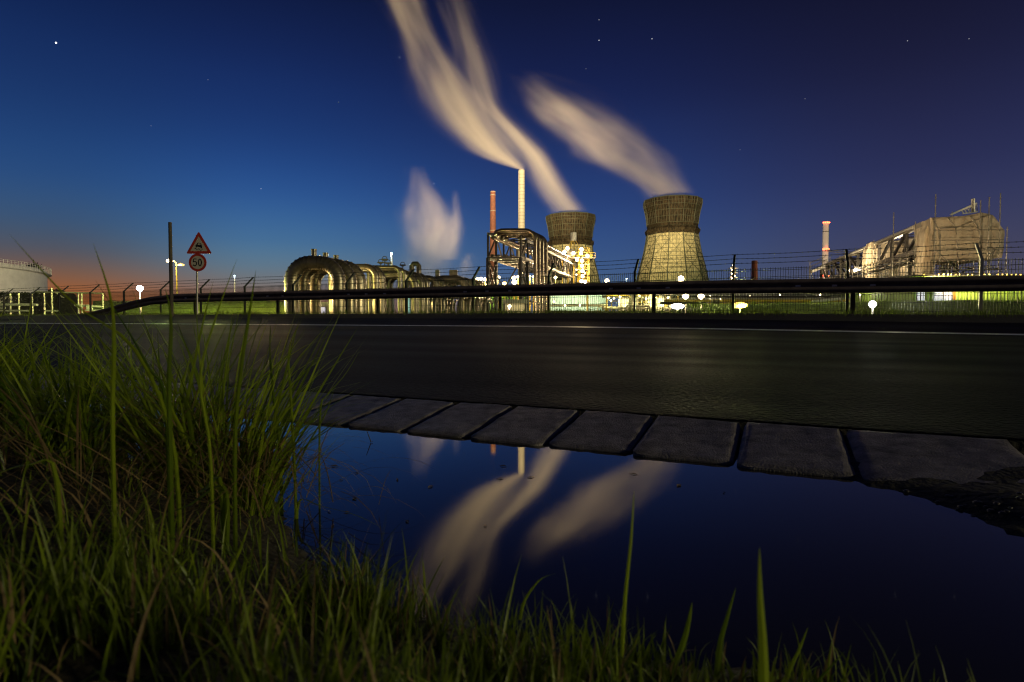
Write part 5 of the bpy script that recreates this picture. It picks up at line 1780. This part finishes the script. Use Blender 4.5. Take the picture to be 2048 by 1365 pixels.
for k in range(5): b.beam((T_.x - 3 + k, T_.y - 4, zt_ - .4), (T_.x - 1.5, T_.y - 2.6, zt_ - 3.5), .1)
b.build('rim_platform', M_DARK, tk)
b = MB(); q = P(46, 536, 158); b.lathe([(.35, 0), (.35, 2.2), (.6, 2.3), (.6, 2.9), (.3, 3.0)], 10, (q.x, q.y, q.z - 2)); b.build('roof_vent', M_WHITE, tk)
spot(tk, P(70, 585, 96), P(40, 565, 150), 140000, 95, (1, .84, .55))

# hedges and trees
M_LEAF = mat('hedge_leaf', (.045, .055, .018), .6, 0, .5, 2, island=True, trans=.25)
M_LEAFL = mat('far_tree_leaf', (.035, .032, .02), .7, 0, .5, 2, island=True, trans=.15)
M_BARK = mat('bark', (.06, .045, .03), .9, 0, .3, 5)


def leafmass(mb, lo, hi, n, sz, shape):
    c = 0
    while c < n:
        p = Vector((random.uniform(lo[0], hi[0]), random.uniform(lo[1], hi[1]), random.uniform(lo[2], hi[2])))
        if not shape(p): continue
        c += 1
        a = Vector((random.gauss(0, 1), random.gauss(0, 1), random.gauss(0, 1))).normalized()
        bb = a.orthogonal().normalized() * sz * random.uniform(.6, 1.3); a = a * sz * random.uniform(.5, 1.2)
        mb.add([p - a, p + bb * .5, p + a, p - bb * .5], [(0, 1, 2, 3)])


b = MB()
X0h, X1h = PX(-60, 72), PX(118, 72)
leafmass(b, (X0h, 71, .3), (X1h, 74.5, 4.4), 9000, .16, lambda p: p.z < P(50, 584.5, 72).z + .35 * noise.noise(Vector((p.x * .5, p.y * .5, 0))) and noise.noise(p * .8) > -.38)
hg = empty('hedge', ((X0h + X1h) / 2, 72.5, GB), 'dark clipped hedge in front of the storage tank', 'hedge')
b.build('foliage', M_LEAF, hg)
b = MB()
for k in range(14):
    x = X0h + (X1h - X0h) * (k + .5) / 14; b.tube([(x, 72.5, GB - .1), (x + .1, 72.5, 2), (x - .2, 72.6, 3.4)], [.09, .06, .03], 6)
b.build('stem', M_BARK, hg)
for (px_, pt0, w_, lb) in ((102, 577, 13, 'dark bushy tree touching the right side of the storage tank'), (122, 574, 17, 'middle one of three dark trees right of the storage tank, the tallest'), (141, 581, 15, 'low right-hand tree of the dark group beside the storage tank')):
    Y = 185; c = P(px_, 600, Y); zt_ = P(px_, pt0, Y).z; rw = w_ / 1140 * Y
    e = empty('tree', (c.x, Y, GB), lb, 'tree', 'dark trees beside the storage tank')
    b = MB(); leafmass(b, (c.x - rw, Y - rw, 2.0), (c.x + rw, Y + rw, zt_), 2600, .42, lambda p: ((p.x - c.x) / rw) ** 2 + ((p.y - Y) / rw) ** 2 + ((p.z - zt_ * .5) / (zt_ * .5)) ** 2 < .75 + .5 * noise.noise(p * .35) and noise.noise(p * .5 + Vector((9, 0, 0))) > -.25)
    b.build('crown', M_LEAFL, e)
    b = MB(); b.tube([(c.x, Y, GB - .2), (c.x + .2, Y, zt_ * .4), (c.x - .1, Y, zt_ * .8)], [.35, .25, .08], 8)
    for k in range(5):
        a_ = k * 1.3; b.tube([(c.x, Y, zt_ * .35), (c.x + math.cos(a_) * rw * .6, Y + math.sin(a_) * rw * .6, zt_ * .7)], [.14, .04], 6)
    b.build('trunk', M_BARK, e)

# grassy bund behind the fence
M_BUND = mat('bund_turf', (.13, .17, .03), .9, 0, .45, 2.5, bump=.6, bscale=8)
b = MB()
vs = []; fs = []
xs_ = [PX(v, 50) for v in range(185, 590, 9)]
prof2 = [(44, .2), (46, .9), (48, 1.55), (50, 2.15), (52, 2.2), (56, .3)]
for (Y, z) in prof2:
    for x in xs_:
        vs.append((x * Y / 50, Y, z + noise.noise(Vector((x * .8, Y * .8, 2))) * .12))
n = len(xs_)
for j in range(len(prof2) - 1):
    for i in range(n - 1):
        fs.append((j * n + i, j * n + i + 1, (j + 1) * n + i + 1, (j + 1) * n + i))
b.add(vs, fs)
st0 = tag(b.build('grass_bund', M_BUND, sm=True), 'lit grassy bund behind the fence between the white pole lamp and the pipe loops', 'embankment')
tg = MB()
for i in range(2600):
    Y = random.uniform(45, 50.5); px_ = random.uniform(190, 585)
    x = PX(px_, Y); z = pl(prof2, Y)
    blade(tg, (x, Y, z - .03), random.uniform(.08, .22), .025, random.random() * 6.28, abs(random.gauss(.2, .3)), random.uniform(.2, 1.2), 2)
tag(tg.build('bund_grass', M_FARG), 'tufts of grass on the lit bund', 'grass', kind='stuff')
for x_, pw_, c_ in ((250, 260, (.8, 1, .2)), (330, 420, (.75, 1, .2)), (420, 420, (.9, .95, .2)), (500, 420, (1, .68, .25)), (560, 300, (1, .68, .25))):  # unseen points added to light the bund
    glow(st0, P(x_, 592, 40), pw_ * 6.5, c_, .5)

# grassy mound with lit weeds behind the fence, right half
b = MB()
prof3 = [(18.2, .40), (19, .62), (20.5, .86), (22.5, 1.0), (25, .95), (27.5, .4)]
vs = []; fs = []
us = [v / 10 for v in range(30, 96, 2)]
for (Y, z) in prof3:
    for k, u in enumerate(us):
        x = (1330 + (u - 3) * 118 - 1024) / 1140 * Y
        f = smooth(3, 3.8, u) * smooth(9.6, 8.5, u)
        vs.append((x, Y - 5.5 * smooth(3, 9.5, u), GB + (z - GB) * f + noise.noise(Vector((x, Y, 9))) * .07))
n = len(us)
for j in range(len(prof3) - 1):
    for i in range(n - 1):
        fs.append((j * n + i, j * n + i + 1, (j + 1) * n + i + 1, (j + 1) * n + i))
b.add(vs, fs)
tag(b.build('grass_mound', M_BUND, sm=True), 'low weedy mound behind the fence in the right half, lit by the ground floodlights', 'embankment')
for x_ in (1400, 1520, 1640, 1760, 1880, 1980):
    glow(bpy.data.objects['grass_mound'], P(x_, 592, 24 - (x_ - 1400) / 120), 110 - (x_ - 1400) * .12, (.8, 1, .15), .4)  # added points, no lamps of their own, brighten the mound
wd = MB()
for i in range(4200):
    k = random.uniform(3.3, 9.2); Y = random.uniform(19.3, 24.5)
    x = (1330 + (k - 3) * 118 - 1024) / 1140 * Y
    z = pl(prof3, Y)
    blade(wd, (x, Y - 5.5 * smooth(3, 9.5, k), z * 1.0 - .08), random.uniform(.08, .34) * (.6 + .8 * abs(noise.noise(Vector((x * .7, Y, 3))))), .014, random.random() * 6.28, abs(random.gauss(.15, .3)), random.uniform(.2, 1.2), 3)
tag(wd.build('mound_weeds', M_FARG), 'weeds on the low mound behind the fence', 'grass', kind='stuff')

# railings, gantry and pipes at the far left
lg = empty('pipe_gantry', P(130, 600, 45), 'low pipe gantry with galvanised posts at the far left, behind the sloping barrier end', 'pipework')
for x in (20, 37, 64, 88, 103, 163, 205, 156):
    Y = 44; q = P(x, 587 if x != 103 else 577, Y); b = MB(); b.beam((q.x, Y, GB), (q.x, Y, q.z), .10); b.build('gantry_post', M_GALV, lg)
for (xa, ya, xb, yb, r, m_) in ((70, 584, 205, 587, .05, M_GALV), (-30, 609, 75, 610, .11, M_WHITE), (150, 611, 205, 614, .08, M_WHITE), (-20, 622, 60, 622, .07, M_WHITE), (90, 622, 120, 622, .06, M_WHITE), (-30, 617, 10, 616, .1, M_WHITE),
                                (170, 621, 204, 621, .06, M_WHITE), (110, 585, 127, 596, .05, M_GALV)):
    b = MB(); b.tube([P(xa, ya, 44), P(xb, yb, 44)], r, 8); b.build('gantry_pipe', m_, lg, sm='auto')
b = MB(); b.box((PX(177, 44) - .05, 43.8, P(180, 620, 44).z), (PX(182, 44) + .05, 44.1, P(180, 610, 44).z)); b.build('junction_box', M_WHITE, lg)
st = empty('stair_railing', P(12, 600, 48), 'white tubular stair railing at the far left edge', 'railing')
for pts_ in ([(-10, 605), (8, 594), (23, 594), (23, 606)], [(-10, 612), (6, 602), (12, 596)], [(8, 594), (8, 606)], [(19, 594), (19, 622)], [(0, 600), (0, 611)]):
    b = MB(); b.tube([P(x, y, 48) for x, y in pts_], .045, 6); b.build('rail_tube', M_WHITE, st, sm='auto')
for (x, Y, pw) in ((20, 58, 160), (120, 56, 160), (200, 38, 80)):
    glow(lg, P(x, 604, Y), pw, (1, .75, .35))
